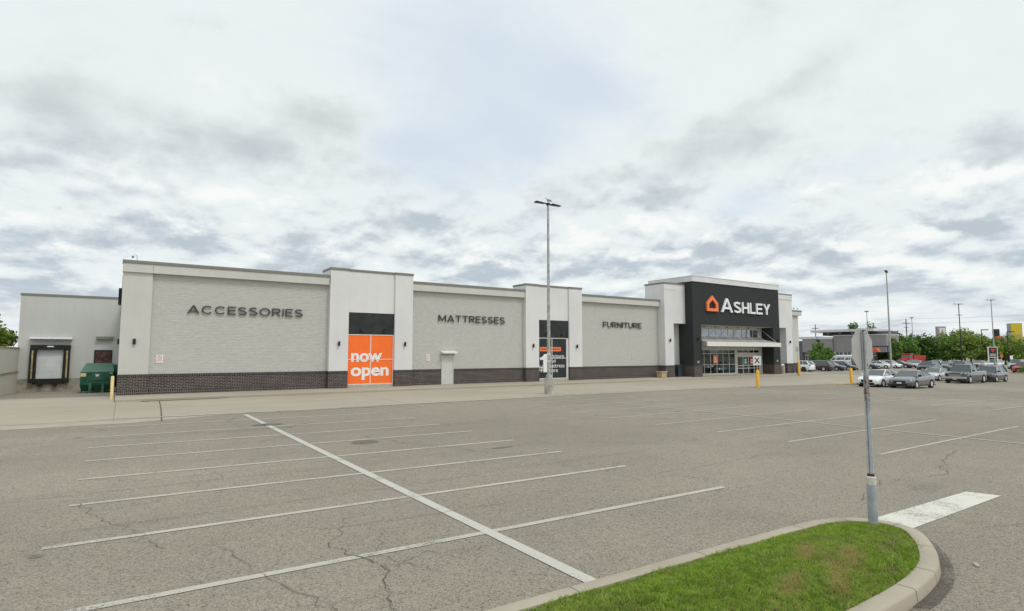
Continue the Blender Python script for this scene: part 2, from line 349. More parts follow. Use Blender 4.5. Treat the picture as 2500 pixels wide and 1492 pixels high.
    t.l.new(hgt, bn.inputs['Height']); t.l.new(bn.outputs[0], b.inputs['Normal'])
    return m
M['asphalt'] = ground_mat('asphalt', 'asphalt'); M['concrete'] = ground_mat('concrete', 'concrete'); M['kerb'] = ground_mat('kerb_concrete', 'kerb')
def paintline(name, col, wear):
    m, t, b = newmat(name)
    oc = t.add('ShaderNodeTexCoord').outputs['Object']
    a = t.noise(oc, 28, 6, .8).outputs[0]; c = t.noise(oc, 1.1, 5, .7).outputs[0]; d = t.noise(oc, 95, 3, .7).outputs[0]
    k = t.math('ADD', t.math('MULTIPLY', a, .55), t.math('ADD', t.math('MULTIPLY', c, .45), t.math('MULTIPLY', d, .3)))
    keep = t.ramp(k, wear, wear + .16)
    t.set(b.inputs['Base Color'], t.mix(t.ramp(d, .3, .7), tuple(x*.82 for x in col), col)); b.inputs['Roughness'].default_value = .8
    tr = t.add('ShaderNodeBsdfTransparent'); mx = t.add('ShaderNodeMixShader')
    t.l.new(keep, mx.inputs[0]); t.l.new(tr.outputs[0], mx.inputs[1]); t.l.new(b.outputs[0], mx.inputs[2])
    t.l.new(mx.outputs[0], t.n['Material Output'].inputs[0]); return m
M['line'] = paintline('worn_white_paint', (.50, .47, .40), .485)
M['line_fresh'] = paintline('white_paint', (.54, .52, .46), .46)
M['bar'] = paintline('worn_bar_paint', (.68, .655, .575), .50)
M['line_yellow'] = paintline('worn_yellow_paint', (.62, .40, .10), .52)
M['crack'] = plain('crack_dark', (.085, .076, .064), 1.0, var=.4, scale=4)  # dark tone for cracks and joints, varied by noise
M['stain'] = paintline('dark_stain', (.165, .15, .125), .56)
M['dirt'] = paintline('gutter_dirt', (.115, .098, .078), .58)
def leafmat(name, a, b_, c_):
    m, t, b = newmat(name)
    g = t.add('ShaderNodeNewGeometry').outputs['Random Per Island']
    oc = t.add('ShaderNodeTexCoord').outputs['Object']
    cl = t.ramp(t.noise(oc, .55, 3).outputs[0], .35, .65)
    c = t.mix(g, a, tuple(min(1, q*1.25) for q in b_)); c = t.mix(t.math('MULTIPLY', cl, .55), c, c_)
    t.set(b.inputs['Base Color'], c); b.inputs['Roughness'].default_value = .7; b.inputs['Specular IOR Level'].default_value = .25
    tl = t.add('ShaderNodeBsdfTranslucent'); t.set(tl.inputs[0], c)
    mx = t.add('ShaderNodeMixShader'); mx.inputs[0].default_value = .25
    t.l.new(b.outputs[0], mx.inputs[1]); t.l.new(tl.outputs[0], mx.inputs[2]); t.l.new(mx.outputs[0], t.n['Material Output'].inputs[0]); return m
M['leaf_dark'] = leafmat('dark_leaves', (.035, .095, .02), (.075, .15, .03), (.10, .16, .034))
M['leaf_mid'] = leafmat('mid_leaves', (.075, .165, .025), (.13, .235, .042), (.13, .205, .05))
M['leaf_light'] = leafmat('light_leaves', (.13, .20, .03), (.215, .28, .055), (.17, .25, .055))
def grassmat():
    m, t, b = newmat('lawn_blades')
    oc = t.add('ShaderNodeTexCoord').outputs['Object']
    g = t.add('ShaderNodeNewGeometry').outputs['Random Per Island']
    c = t.mix(g, (.22, .39, .03), (.53, .68, .12))
    c = t.mix(t.math('MULTIPLY', t.ramp(t.noise(oc, 1.3, 4).outputs[0], .42, .66), .6), c, (.46, .50, .14))
    c = t.mix(t.math('MULTIPLY', t.ramp(t.noise(oc, 7.0, 5, .7).outputs[0], .40, .62), .55), c, (.10, .22, .02))
    c = t.mix(t.math('MULTIPLY', t.ramp(t.noise(t.mapping(oc, loc=(9, 2, 0)), 11.0, 4, .7).outputs[0], .50, .66), .6), c, (.54, .55, .20))
    dry = t.add('ShaderNodeAttribute', attribute_name='dryness').outputs['Fac']
    c = t.mix(t.math('MULTIPLY', dry, .8), c, (.60, .46, .22))
    t.set(b.inputs['Base Color'], c); b.inputs['Roughness'].default_value = .6; b.inputs['Specular IOR Level'].default_value = .25
    tl = t.add('ShaderNodeBsdfTranslucent'); t.set(tl.inputs[0], c)
    mx = t.add('ShaderNodeMixShader'); mx.inputs[0].default_value = .45
    t.l.new(b.outputs[0], mx.inputs[1]); t.l.new(tl.outputs[0], mx.inputs[2]); t.l.new(mx.outputs[0], t.n['Material Output'].inputs[0]); return m
M['grass'] = grassmat()

# ------------------------------------------------------------------ object helpers
def tag(o, label=None, cat=None, group=None, kind=None):
    if label: o['label'] = label
    if cat: o['category'] = cat
    if group: o['group'] = group
    if kind: o['kind'] = kind
    return o
def thing(name, label, cat, loc=(0, 0, 0), rz=0.0, group=None):
    o = bpy.data.objects.new(name, None); COL.objects.link(o); o.location = loc; o.rotation_euler = (0, 0, rz)
    o.empty_display_size = .3
    return tag(o, label, cat, group)
def link_mesh(name, me, mat, parent=None):
    o = bpy.data.objects.new(name, me); COL.objects.link(o)
    if mat: me.materials.append(M[mat] if isinstance(mat, str) else mat)
    if parent: o.parent = parent
    return o
class MB:
    def __init__(s): s.v = []; s.f = []
    def quad(s, *p):
        i = len(s.v); s.v += [tuple(q) for q in p]; s.f.append(tuple(range(i, i + len(p)))); return s
    def box(s, x0, x1, y0, y1, z0, z1):
        i = len(s.v)
        s.v += [(x0,y0,z0),(x1,y0,z0),(x1,y1,z0),(x0,y1,z0),(x0,y0,z1),(x1,y0,z1),(x1,y1,z1),(x0,y1,z1)]
        for f in ((0,3,2,1),(4,5,6,7),(0,1,5,4),(1,2,6,5),(2,3,7,6),(3,0,4,7)): s.f.append(tuple(i + k for k in f))
        return s
    def hexa(s, p):                                   # 8 corners in box order
        i = len(s.v); s.v += [tuple(q) for q in p]
        for f in ((0,3,2,1),(4,5,6,7),(0,1,5,4),(1,2,6,5),(2,3,7,6),(3,0,4,7)): s.f.append(tuple(i + k for k in f))
        return s
    def tube(s, p, q, r0, r1=None, n=10, caps=True):
        r1 = r0 if r1 is None else r1; p = Vector(p); q = Vector(q); d = (q - p).normalized()
        u = d.orthogonal().normalized(); v = d.cross(u); i = len(s.v)
        for c, r in ((p, r0), (q, r1)):
            for k in range(n):
                a = 2*math.pi*k/n; s.v.append(tuple(c + u*(r*math.cos(a)) + v*(r*math.sin(a))))
        for k in range(n): s.f.append((i + k, i + (k + 1) % n, i + n + (k + 1) % n, i + n + k))
        if caps: s.f.append(tuple(i + k for k in range(n))[::-1]); s.f.append(tuple(i + n + k for k in range(n)))
        return s
    def prism(s, pts, axis, a, b):                     # polygon pts (u,v) swept along axis from a to b
        n = len(pts); i = len(s.v)
        mk = {'x': lambda u, v, c: (c, u, v), 'y': lambda u, v, c: (u, c, v), 'z': lambda u, v, c: (u, v, c)}[axis]
        for c in (a, b): s.v += [mk(u, v, c) for u, v in pts]
        for k in range(n): s.f.append((i + k, i + (k + 1) % n, i + n + (k + 1) % n, i + n + k))
        s.f.append(tuple(i + k for k in range(n))[::-1]); s.f.append(tuple(i + n + k for k in range(n))); return s
    def lathe(s, prof, c=(0, 0, 0), n=20):
        i = len(s.v); k = len(prof)
        for r, z in prof:
            for j in range(n):
                a = 2*math.pi*j/n; s.v.append((c[0] + r*math.cos(a), c[1] + r*math.sin(a), c[2] + z))
        for q in range(k - 1):
            for j in range(n): s.f.append((i + q*n + j, i + q*n + (j + 1) % n, i + (q + 1)*n + (j + 1) % n, i + (q + 1)*n + j))
        s.f.append(tuple(i + j for j in range(n))[::-1]); s.f.append(tuple(i + (k - 1)*n + j for j in range(n))); return s
    def loft(s, rings, caps=True):
        i = len(s.v); n = len(rings[0])
        for r in rings: s.v += [tuple(p) for p in r]
        for q in range(len(rings) - 1):
            for j in range(n): s.f.append((i + q*n + j, i + q*n + (j + 1) % n, i + (q + 1)*n + (j + 1) % n, i + (q + 1)*n + j))
        if caps: s.f.append(tuple(i + j for j in range(n))[::-1]); s.f.append(tuple(i + (len(rings) - 1)*n + j for j in range(n)))
        return s
    def build(s, name, mat, parent=None, bevel=0.0, smooth=False, seg=2):
        me = bpy.data.meshes.new(name); me.from_pydata(s.v, [], s.f)
        bm = bmesh.new(); bm.from_mesh(me); bmesh.ops.recalc_face_normals(bm, faces=bm.faces)
        if bevel:
            bmesh.ops.remove_doubles(bm, verts=bm.verts, dist=1e-5)
            ed = [e for e in bm.edges if len(e.link_faces) == 2 and e.calc_face_angle(0) > R(28)]
            bmesh.ops.bevel(bm, geom=ed, offset=bevel, segments=seg, affect='EDGES', profile=.6)
        bm.to_mesh(me); bm.free()
        if smooth:
            for p in me.polygons: p.use_smooth = True
            if smooth != 'all': me.set_sharp_from_angle(angle=R(40))
        return link_mesh(name, me, mat, parent)
def box(name, mat, parent, *b, bevel=0.0): return MB().box(*b).build(name, mat, parent, bevel)

def text_mesh(s, bold=.0, spacing=1.0, depth=.02):
    cu = bpy.data.curves.new('lettering', 'FONT'); cu.body = s; cu.size = 1; cu.extrude = depth; cu.offset = bold
    cu.space_character = spacing; cu.resolution_u = 4
    ob = bpy.data.objects.new('lettering', cu); COL.objects.link(ob)
    dg = bpy.context.evaluated_depsgraph_get(); me = bpy.data.meshes.new_from_object(ob.evaluated_get(dg))
    bpy.data.objects.remove(ob); bpy.data.curves.remove(cu); return me
def fit_text(s, x0, x1, z0, z1, y, depth, bold=.0, spacing=1.0, ref=None):
    """upright lettering facing -Y; baseline..cap height of `ref` (default s) spans z0..z1"""
    me = text_mesh(s, bold, spacing); n = len(me.vertices); a = np.empty(n*3); me.vertices.foreach_get('co', a); a = a.reshape(-1, 3)
    lo = a.min(0); hi = a.max(0); ylo, yhi = lo[1], hi[1]
    if ref:
        rm = text_mesh(ref, bold, spacing); b = np.empty(len(rm.vertices)*3); rm.vertices.foreach_get('co', b); b = b.reshape(-1, 3); ylo, yhi = b[:, 1].min(), b[:, 1].max(); bpy.data.meshes.remove(rm)
    out = np.empty_like(a)
    out[:, 0] = x0 + (a[:, 0] - lo[0])/(hi[0] - lo[0])*(x1 - x0)
    out[:, 2] = z0 + (a[:, 1] - ylo)/(yhi - ylo)*(z1 - z0)
    out[:, 1] = y - (a[:, 2] - lo[2])/(hi[2] - lo[2])*depth
    me.vertices.foreach_set('co', out.ravel()); me.materials.clear(); return me
def letter_children(me, name, mat, parent):
    bm = bmesh.new(); bm.from_mesh(me); bmesh.ops.remove_doubles(bm, verts=bm.verts, dist=1e-5)
    bm.verts.ensure_lookup_table(); seen = set(); isl = []
    for v in bm.verts:
        if v.index in seen: continue
        st = [v]; comp = []; seen.add(v.index)
        while st:
            q = st.pop(); comp.append(q)
            for e in q.link_edges:
                o = e.other_vert(q)
                if o.index not in seen: seen.add(o.index); st.append(o)
        isl.append(comp)
    isl.sort(key=lambda c: min(v.co.x for v in c)); res = []
    for comp in isl:
        idx = {v.index: i for i, v in enumerate(comp)}
        fs = {f for v in comp for f in v.link_faces}
        m2 = bpy.data.meshes.new(name); m2.from_pydata([v.co[:] for v in comp], [], [[idx[v.index] for v in f.verts] for f in fs])
        b2 = bmesh.new(); b2.from_mesh(m2); bmesh.ops.recalc_face_normals(b2, faces=b2.faces); b2.to_mesh(m2); b2.free()
        res.append(link_mesh(name, m2, mat, parent))
    bm.free(); bpy.data.meshes.remove(me); return res

# ------------------------------------------------------------------ terrain
def sst(t): t = min(1.0, max(0.0, t)); return t*t*(3 - 2*t)
def zg(x, y):
    if -8.21 < x < 0.011 and y > 44.5: return -(min(y, 70.9) - 44.5)/26.4
    d = .011*min(45.0, max(0.0, x - 36)); wgt = 1 - sst((y - 28)/8)*(1 - .6*sst((x - 76)/14))
    return -d*wgt
xs = [-2500, -900, -300, -100, -50, -25, -14, -8.22, -8.2, -4, 0.01, 0.02] + [2.0*k for k in range(1, 91)] + [190, 210, 240, 300, 500, 1000, 2500]
ys = [-2500, -600, -150, -40, -15] + [2.0*k for k in range(-3, 23)] + [44.5, 48, 54, 60, 66, 70.9, 71.5, 78, 90, 110, 150, 260, 600, 2500]
ys = sorted(set(ys))
g = MB(); g.v = [(x, y, zg(x, y)) for y in ys for x in xs]; nx = len(xs)
g.f = [(j*nx + i, j*nx + i + 1, (j + 1)*nx + i + 1, (j + 1)*nx + i) for j in range(len(ys) - 1) for i in range(nx - 1)]
tag(g.build('ground', 'asphalt', smooth='all'), kind='structure')
def strip(mb, p, q, wd, lift=.008, step=1.5):
    """painted strip from p to q (xy) of width wd, following the ground"""
    p = Vector(p); q = Vector(q); d = q - p; n = max(1, int(d.length/step)); nrm = Vector((-d.y, d.x)).normalized()*(wd/2)
    pts = [p + d*(k/n) for k in range(n + 1)]
    for a, b in zip(pts, pts[1:]):
        mb.quad(*[(c.x, c.y, zg(c.x, c.y) + lift) for c in (a - nrm, b - nrm, b + nrm, a + nrm)])
def sheet(name, mat, xr, yr, lift, kind='structure', step=2.0):
    mb = MB(); nxx = max(1, int((xr[1] - xr[0])/step)); nyy = max(1, int((yr[1] - yr[0])/step))
    for j in range(nyy + 1):
        for i in range(nxx + 1):
            x = xr[0] + (xr[1] - xr[0])*i/nxx; y = yr[0] + (yr[1] - yr[0])*j/nyy; mb.v.append((x, y, zg(x, y) + lift))
    for j in range(nyy):
        for i in range(nxx): a = j*(nxx + 1) + i; mb.f.append((a, a + 1, a + nxx + 2, a + nxx + 1))
    return tag(mb.build(name, mat), kind=kind)
# concrete drive along the shop, sidewalk with kerb
mb = MB()
def sheet_into(mb, xr, yr, lift, step=2.0):
    nxx = max(1, round((xr[1] - xr[0])/step)); nyy = max(1, round((yr[1] - yr[0])/step)); b0 = len(mb.v)
    for j in range(nyy + 1):
        for i in range(nxx + 1):
            x = xr[0] + (xr[1] - xr[0])*i/nxx; y = yr[0] + (yr[1] - yr[0])*j/nyy; mb.v.append((x, y, zg(x, y) + lift))
    for j in range(nyy):
        for i in range(nxx): a = b0 + j*(nxx + 1) + i; mb.f.append((a, a + 1, a + nxx + 2, a + nxx + 1))
sheet_into(mb, (-60, 76), (28.6, 38.65), .012); sheet_into(mb, (-60, -.15), (38.65, 44.4), .012)
tag(mb.build('concrete_driveway', 'concrete'), kind='structure')
mb = MB(); mb.quad((-60, 27.0, .006), (.6, 27.0, .006), (4.6, 28.6, .006), (-60, 28.6, .006))
tag(mb.build('concrete_apron', 'kerb'), kind='structure')
MB().prism([(38.65, -.6), (38.68, .13), (38.74, .158), (42.6, .165), (42.6, -.6)], 'x', -.1, 74.9).build('pavement', 'concrete', bevel=0)['kind'] = 'structure'
mb = MB()
for x in (3.2,): mb.quad((1.0, 38.2, .02), (5.4, 38.35, .02), (5.6, 38.62, .02), (1.2, 38.6, .02))
for x in (12.9, 24.3, 35.7, 47.1): strip(mb, (x, 28.7), (x + .1, 38.6), .014, .018)
strip(mb, (1.5, 27.0), (1.78, 33), .05, .018); strip(mb, (1.78, 33), (1.97, 38.4), .05, .018); strip(mb, (-.1, 28), (-.05, 38.6), .012, .018)
strip(mb, (-20, 33.6), (70, 33.6), .02, .018)
tag(mb.build('slab_joints', 'crack'), kind='structure')

# ------------------------------------------------------------------ painted markings
LEFT_Y = [7.80, 10.46, 13.08, 15.62, 18.16, 20.65, 23.1, 26.06]; RIGHT_Y = [7.49, 10.17, 12.62, 15.09, 17.62, 19.96, 22.57, 25.2]
ROWS = [7.5, 10.1, 12.68, 15.25, 17.85, 20.4, 23.0, 25.7]
mb = MB()
for i, y in enumerate(ROWS):
    strip(mb, (-.62 - (.15 if i < 2 else 0), LEFT_Y[i]), (10.25 + random.uniform(-.1, .15), RIGHT_Y[i]), .135)
    strip(mb, (17.0 + random.uniform(-.15, .1), y), (27.6 + random.uniform(-.2, .2), y - .05), .10)
    if i > 0: strip(mb, (34.2, y), (44.6, y), .10, .014)
    strip(mb, (52.3, y), (62.6, y), .10, .016)
tag(mb.build('stall_lines', 'line'), kind='structure')
mb = MB()
strip(mb, (4.75, 5.15), (4.70, 27.9), .19, .010); strip(mb, (22.35, 2.0), (22.6, 28.2), .11, .012); strip(mb, (39.4, 5), (39.6, 28), .11, .016)
strip(mb, (22.6, 29.6), (30, 29.7), .10, .02)
tag(mb.build('centre_lines', 'line_fresh'), kind='structure')
mb = MB()
mb.quad((9.45, 4.76, .008), (9.6, 4.13, .008), (13.95, 4.09, .008), (13.79, 4.59, .008))
tag(mb.build('stop_bar', 'bar'), kind='structure')
mb = MB()                                                     # hatched no-stopping wedges at the row ends
for x0, x1, ya in ((-.6, 10.9, 28.1), (17.8, 28.4, 28.9), (38.5, 47.5, 29.2)):
    strip(mb, (x0, ya + .9), (x1, ya + .1), .10, .022); strip(mb, (x0, ya + 1.0), (x1 - 3.2, ya - .2), .10, .023)
    for k in range(9):
        x = x0 + 1 + k*(x1 - x0 - 2)/8; strip(mb, (x, ya + .85 - .07*k), (x + .9, ya + .35 - .03*k), .08, .0215)
for k in range(9): strip(mb, (50 + 1.5*k, 31.6), (51.5 + 1.5*k, 36.2), .12, .02)
strip(mb, (49.5, 36.3), (64.5, 36.3), .12, .021); strip(mb, (45, 31.5), (62, 31.5), .12, .021)
tag(mb.build('hatch_markings', 'line_fresh'), kind='structure')
# cracks
mb = MB()
def crack(pts, wd=.012, jit=.06, sub=9):
    pts = [Vector((x, y)) for x, y in pts]; out = []
    for a, b in zip(pts, pts[1:]):
        n = Vector((-(b - a).y, (b - a).x)).normalized()
        for k in range(sub): out.append(a + (b - a)*(k/sub) + n*random.gauss(0, jit))
    out.append(pts[-1])
    for i, (a, b) in enumerate(zip(out, out[1:])):
        d = b - a
        if d.length < 1e-4: continue
        n = Vector((-d.y, d.x)).normalized()*wd*random.uniform(.14, .48)
        mb.quad(*[(c.x, c.y, zg(c.x, c.y) + .014) for c in (a - n, b - n, b + n, a + n)])
crack([(2.52, 4.1), (2.45, 4.9), (2.35, 5.6), (2.6, 6.3), (2.9, 7.1), (2.55, 8.3), (3.2, 9.6)], .017, .035)
crack([(2.35, 5.6), (1.95, 6.4), (1.6, 7.6), (1.3, 9.0)], .011, .03)
crack([(2.9, 7.1), (3.6, 7.3), (4.4, 7.1)], .009)
crack([(.55, 9.5), (.35, 10.6), (-.2, 11.9), (-.5, 13.2)], .012)
crack([(-.4, 15.6), (.5, 14.8), (1.6, 14.6), (3.4, 14.9), (6.1, 14.6)], .012, .05)
crack([(6.6, 18.4), (7.2, 16.6), (7.9, 14.9), (8.5, 13.4), (9.3, 12.7)], .018, .07); crack([(7.9, 14.9), (9.0, 14.6), (10.4, 14.2), (12.9, 13.0)], .012, .06)
crack([(2.0, 22.4), (3.4, 22.1), (4.8, 22.2), (6.3, 23.1)], .03, .1); crack([(4.2, 27.2), (3.6, 25.2), (3.9, 23.2)], .02, .1)
for y0 in (9.0, 11.3, 13.95, 16.6, 19.2, 21.8, 24.4):          # seams between the paving lanes
    for xa in (-8.5, 1.0, 8.0, 18, 27):
        if random.random() < .72: crack([(xa + random.uniform(-2, 2), y0 + random.uniform(-.15, .15)), (xa + random.uniform(3, 8), y0 + random.uniform(-.2, .2))], .012, .035, 18)
for k in range(26):
    x = random.uniform(-6, 34); y = random.uniform(8, 26); a = random.uniform(0, 6.28)
    crack([(x, y), (x + 1.1*math.cos(a), y + 1.1*math.sin(a)), (x + 2.0*math.cos(a + .5), y + 2.0*math.sin(a + .5))], .009, .05)
crack([(11.4, 5.4), (13.2, 5.9), (15.5, 5.5), (17.5, 6.3), (19.5, 6.6)], .014, .05); crack([(11, 3.6), (12.5, 3.0), (14.5, 3.1)], .01, .04)
tag(mb.build('asphalt_cracks', 'crack'), kind='structure')
mb = MB()
def ell(x, y, a, b, n=20, lift=.010):
    mb.quad(*[(x + a*math.cos(2*math.pi*k/n)*(1 + .12*math.sin(3*k)), y + b*math.sin(2*math.pi*k/n), zg(x, y) + lift) for k in range(n)])
ell(6.3, 17.25, .42, .40); ell(4.75, 23.5, .55, .4); ell(57, 27.3, 1.2, .6, lift=.03); ell(9.2, 14.1, .35, .1)
for k in range(12): ell(random.uniform(-5, 40), random.uniform(7, 27), random.uniform(.06, .3), random.uniform(.04, .12), lift=.0105 + k*.00005)
tag(mb.build('asphalt_stains', 'stain'), kind='structure')

# ------------------------------------------------------------------ grass island with kerb
CTRL = [(-7, 5.22), (-2, 5.18), (3.2, 5.11), (5.3, 5.07), (7.4, 5.02), (8.5, 4.98), (9.0, 4.93), (9.45, 4.76), (9.72, 4.52), (9.83, 4.22), (9.72, 3.88), (9.32, 3.57), (8.77, 3.28), (8.28, 3.10), (7.7, 2.99), (7.2, 2.94), (6.6, 2.92), (2, 2.92), (-7, 2.92)]
def catmull(P_, n=9):
    out = []
    for i in range(len(P_) - 1):
        p0, p1, p2, p3 = (Vector(P_[max(0, min(len(P_) - 1, i + k))]) for k in (-1, 0, 1, 2))
        t0 = 0; t1 = t0 + (p1 - p0).length**.5 if i > 0 else .001; t1 = max(t1, .001); t2 = t1 + (p2 - p1).length**.5; t3 = t2 + max(.001, (p3 - p2).length**.5)
        for k in range(n):
            t = t1 + (t2 - t1)*k/n
            A1 = p0*((t1 - t)/(t1 - t0)) + p1*((t - t0)/(t1 - t0)); A2 = p1*((t2 - t)/(t2 - t1)) + p2*((t - t1)/(t2 - t1)); A3 = p2*((t3 - t)/(t3 - t2)) + p3*((t - t2)/(t3 - t2))
            B1 = A1*((t2 - t)/(t2 - t0)) + A2*((t - t0)/(t2 - t0)); B2 = A2*((t3 - t)/(t3 - t1)) + A3*((t - t1)/(t3 - t1))
            out.append(B1*((t2 - t)/(t2 - t1)) + B2*((t - t1)/(t2 - t1)))
    out.append(Vector(P_[-1])); return out
PATH = catmull(CTRL)
def inset(o):
    res = []
    for i, p in enumerate(PATH):
        d = (PATH[min(len(PATH) - 1, i + 1)] - PATH[max(0, i - 1)]).normalized(); res.append((p.x + d.y*o, p.y - d.x*o))
    return res
prof = [(-.035, -.05), (-.03, .01), (-.020, .118), (-.010, .138), (.012, .149), (.165, .15), (.18, .142), (.185, .06)]
LOOPS = [inset(o) for o, z in prof]; n = len(prof)
mb = MB()
for k in range(len(PATH)): mb.v += [(LOOPS[i][k][0], LOOPS[i][k][1], prof[i][1]) for i in range(n)]
for q in range(len(PATH) - 1):
    for j in range(n - 1): mb.f.append((q*n + j, q*n + j + 1, (q + 1)*n + j + 1, (q + 1)*n + j))
tag(mb.build('kerb', 'kerb', smooth=True), kind='structure')
mb = MB()                                                     # casting joints of the kerb
for q in (22, 31, 44, 62, 84, 104, 121, 134, 148):
    if q >= len(PATH) - 1: continue
    dx = (PATH[q + 1] - PATH[q]).normalized()*.004
    for i in range(n - 1):
        a, b_ = LOOPS[i][q], LOOPS[i + 1][q]; za, zb_ = prof[i][1] + .0025, prof[i + 1][1] + .0025; oo = -.0025 if i < 3 else 0
        mb.quad((a[0] - dx.x, a[1] - dx.y + oo, za), (a[0] + dx.x, a[1] + dx.y + oo, za), (b_[0] + dx.x, b_[1] + dx.y + oo, zb_), (b_[0] - dx.x, b_[1] - dx.y + oo, zb_))
tag(mb.build('kerb_joints', 'crack'), kind='structure')
mb = MB(); la, lb_ = inset(-.03), inset(-.17)
for q in range(len(PATH) - 1): mb.quad((*la[q], .0125), (*la[q + 1], .0125), (*lb_[q + 1], .009), (*lb_[q], .009))
tag(mb.build('gutter_dirt', 'dirt'), kind='structure')
PIN = np.array(inset(.183)); SEG_A = PIN; SEG_B = np.roll(PIN, -1, 0)
def inside_dist(x, y):
    """signed distance inside the lawn outline"""
    x = np.atleast_1d(np.asarray(x, float)); y = np.atleast_1d(np.asarray(y, float)); best = np.full(x.shape, 1e9); odd = np.zeros(x.shape, bool)
    for a, b_ in zip(SEG_A, SEG_B):
        d = b_ - a; t_ = np.clip(((x - a[0])*d[0] + (y - a[1])*d[1])/(d @ d + 1e-12), 0, 1); best = np.minimum(best, np.hypot(x - a[0] - t_*d[0], y - a[1] - t_*d[1]))
        if a[1] != b_[1]: odd ^= ((a[1] > y) != (b_[1] > y)) & (x < (b_[0] - a[0])*(y - a[1])/(b_[1] - a[1]) + a[0])
    return np.where(odd, best, -best)
def mound_h(x, y):
    d = np.clip(inside_dist(x, y)/.5, 0, 1); return .118 + .075*d*d*(3 - 2*d) + .012*np.sin(5*np.asarray(x))*np.sin(4.1*np.asarray(y))
def mound(x, y): return float(mound_h(x, y)[0])
gx_ = np.arange(-6.9, 9.9, .06); gy_ = np.arange(2.95, 5.2, .06); GX, GY_ = np.meshgrid(gx_, gy_); DD = inside_dist(GX.ravel(), GY_.ravel()).reshape(GX.shape); HH = mound_h(GX.ravel(), GY_.ravel()).reshape(GX.shape)
mb = MB(); mb.v = [(float(x), float(y), float(z)) for x, y, z in zip(GX.ravel(), GY_.ravel(), HH.ravel())]; nc = len(gx_)
mb.f = [(j*nc + i, j*nc + i + 1, (j + 1)*nc + i + 1, (j + 1)*nc + i) for j in range(len(gy_) - 1) for i in range(nc - 1) if DD[j:j + 2, i:i + 2].min() > -.09]
tag(mb.build('island_soil', 'thatch', smooth='all'), kind='structure')
def fbm2(x, y, s):
    v = 0
    for o, (fx, fy, p) in enumerate(((1.3, 1.7, .3), (2.9, -2.3, 1.1), (-4.1, 5.3, 2.2), (7.7, 6.1, .7))): v = v + np.sin(fx*x*s + fy*y*s + p + 1.7*np.sin(.9*fy*x*s - .7*fx*y*s))/(1 + o)
    return v/2.0
def grass_mesh(name, n, sampler, ground, hmin, hmax, wd):
    x, y = sampler(n); n = len(x); z = ground(x, y)
    h = rng.uniform(hmin, hmax, n)*(1 + .35*fbm2(x, y, 1.6)); a = rng.uniform(0, 2*np.pi, n); lean = rng.uniform(.3, 1.5, n)*h; la = a + rng.uniform(-1.2, 1.2, n)
    ww = rng.uniform(.6, 1.2, n)*wd
    ux, uy = np.cos(a)*ww, np.sin(a)*ww; lx, ly = np.cos(la + 1.57)*lean, np.sin(la + 1.57)*lean
    P = np.empty((n, 5, 3))
    P[:, 0] = np.stack([x - ux, y - uy, z - .01], 1); P[:, 1] = np.stack([x + ux, y + uy, z - .01], 1)
    P[:, 2] = np.stack([x + ux*.7 + lx*.45, y + uy*.7 + ly*.45, z + h*.62], 1); P[:, 4] = np.stack([x - ux*.7 + lx*.45, y - uy*.7 + ly*.45, z + h*.62], 1)
    P[:, 3] = np.stack([x + lx, y + ly, z + h], 1)
    me = bpy.data.meshes.new(name); me.vertices.add(n*5); me.vertices.foreach_set('co', P.ravel())
    me.loops.add(n*5); me.loops.foreach_set('vertex_index', np.arange(n*5, dtype=np.int32))
    me.polygons.add(n); me.polygons.foreach_set('loop_start', np.arange(0, n*5, 5, dtype=np.int32)); me.update(calc_edges=True)
    at_ = me.attributes.new('dryness', 'FLOAT', 'FACE'); at_.data.foreach_set('value', np.clip(spots(x, y, DRY)*1.3, 0, 1)*(rng.random(n) < .8))
    return link_mesh(name, me, 'grass')
BARE = [(8.35, 3.62, .42, .16, .6), (8.75, 3.75, .22, .10, .5), (7.75, 3.35, .35, .10, .3), (6.6, 4.75, .5, .07, 0), (4.6, 4.78, .5, .06, 0), (9.55, 4.2, .12, .10, 0)]
DRY = [(7.6, 3.75, .42, .13, .5), (7.05, 3.65, .38, .12, .55), (6.7, 3.45, .35, .10, .4), (7.3, 4.15, .3, .09, .4), (6.2, 3.7, .4, .10, .3)]
def spots(x, y, L_):
    v = np.zeros(x.shape)
    for cx_, cy_, a_, b_, r__ in L_:
        u = (x - cx_)*math.cos(r__) + (y - cy_)*math.sin(r__); q = -(x - cx_)*math.sin(r__) + (y - cy_)*math.cos(r__); v = np.maximum(v, np.exp(-((u/a_)**2 + (q/b_)**2)))
    return v
def samp(n):
    x = rng.uniform(.8, 9.9, n*2); y = rng.uniform(2.95, 5.2, n*2); d = inside_dist(x, y)
    bare = fbm2(x + 4, y - 2, 1.15); tuft = fbm2(x*2.3 + 1, y*2.3 + 5, 3.1)
    keep = (d > rng.uniform(-.035, .04, n*2)) & (rng.random(n*2) > np.clip((bare - .8)*2.2, 0, .7)) & (rng.random(n*2) < .78 + .22*tuft) & (rng.random(n*2) > .72*np.clip(spots(x, y, BARE)*1.2, 0, 1))
    keep &= np.hypot(x - 9.41, y - 4.31) > .085
    return x[keep][:n], y[keep][:n]
go = grass_mesh('grass', 120000, samp, mound_h, .016, .046, .0045)
tag(go, kind='stuff'); go['label'] = 'short patchy green lawn filling the kerbed island'; go['category'] = 'grass'

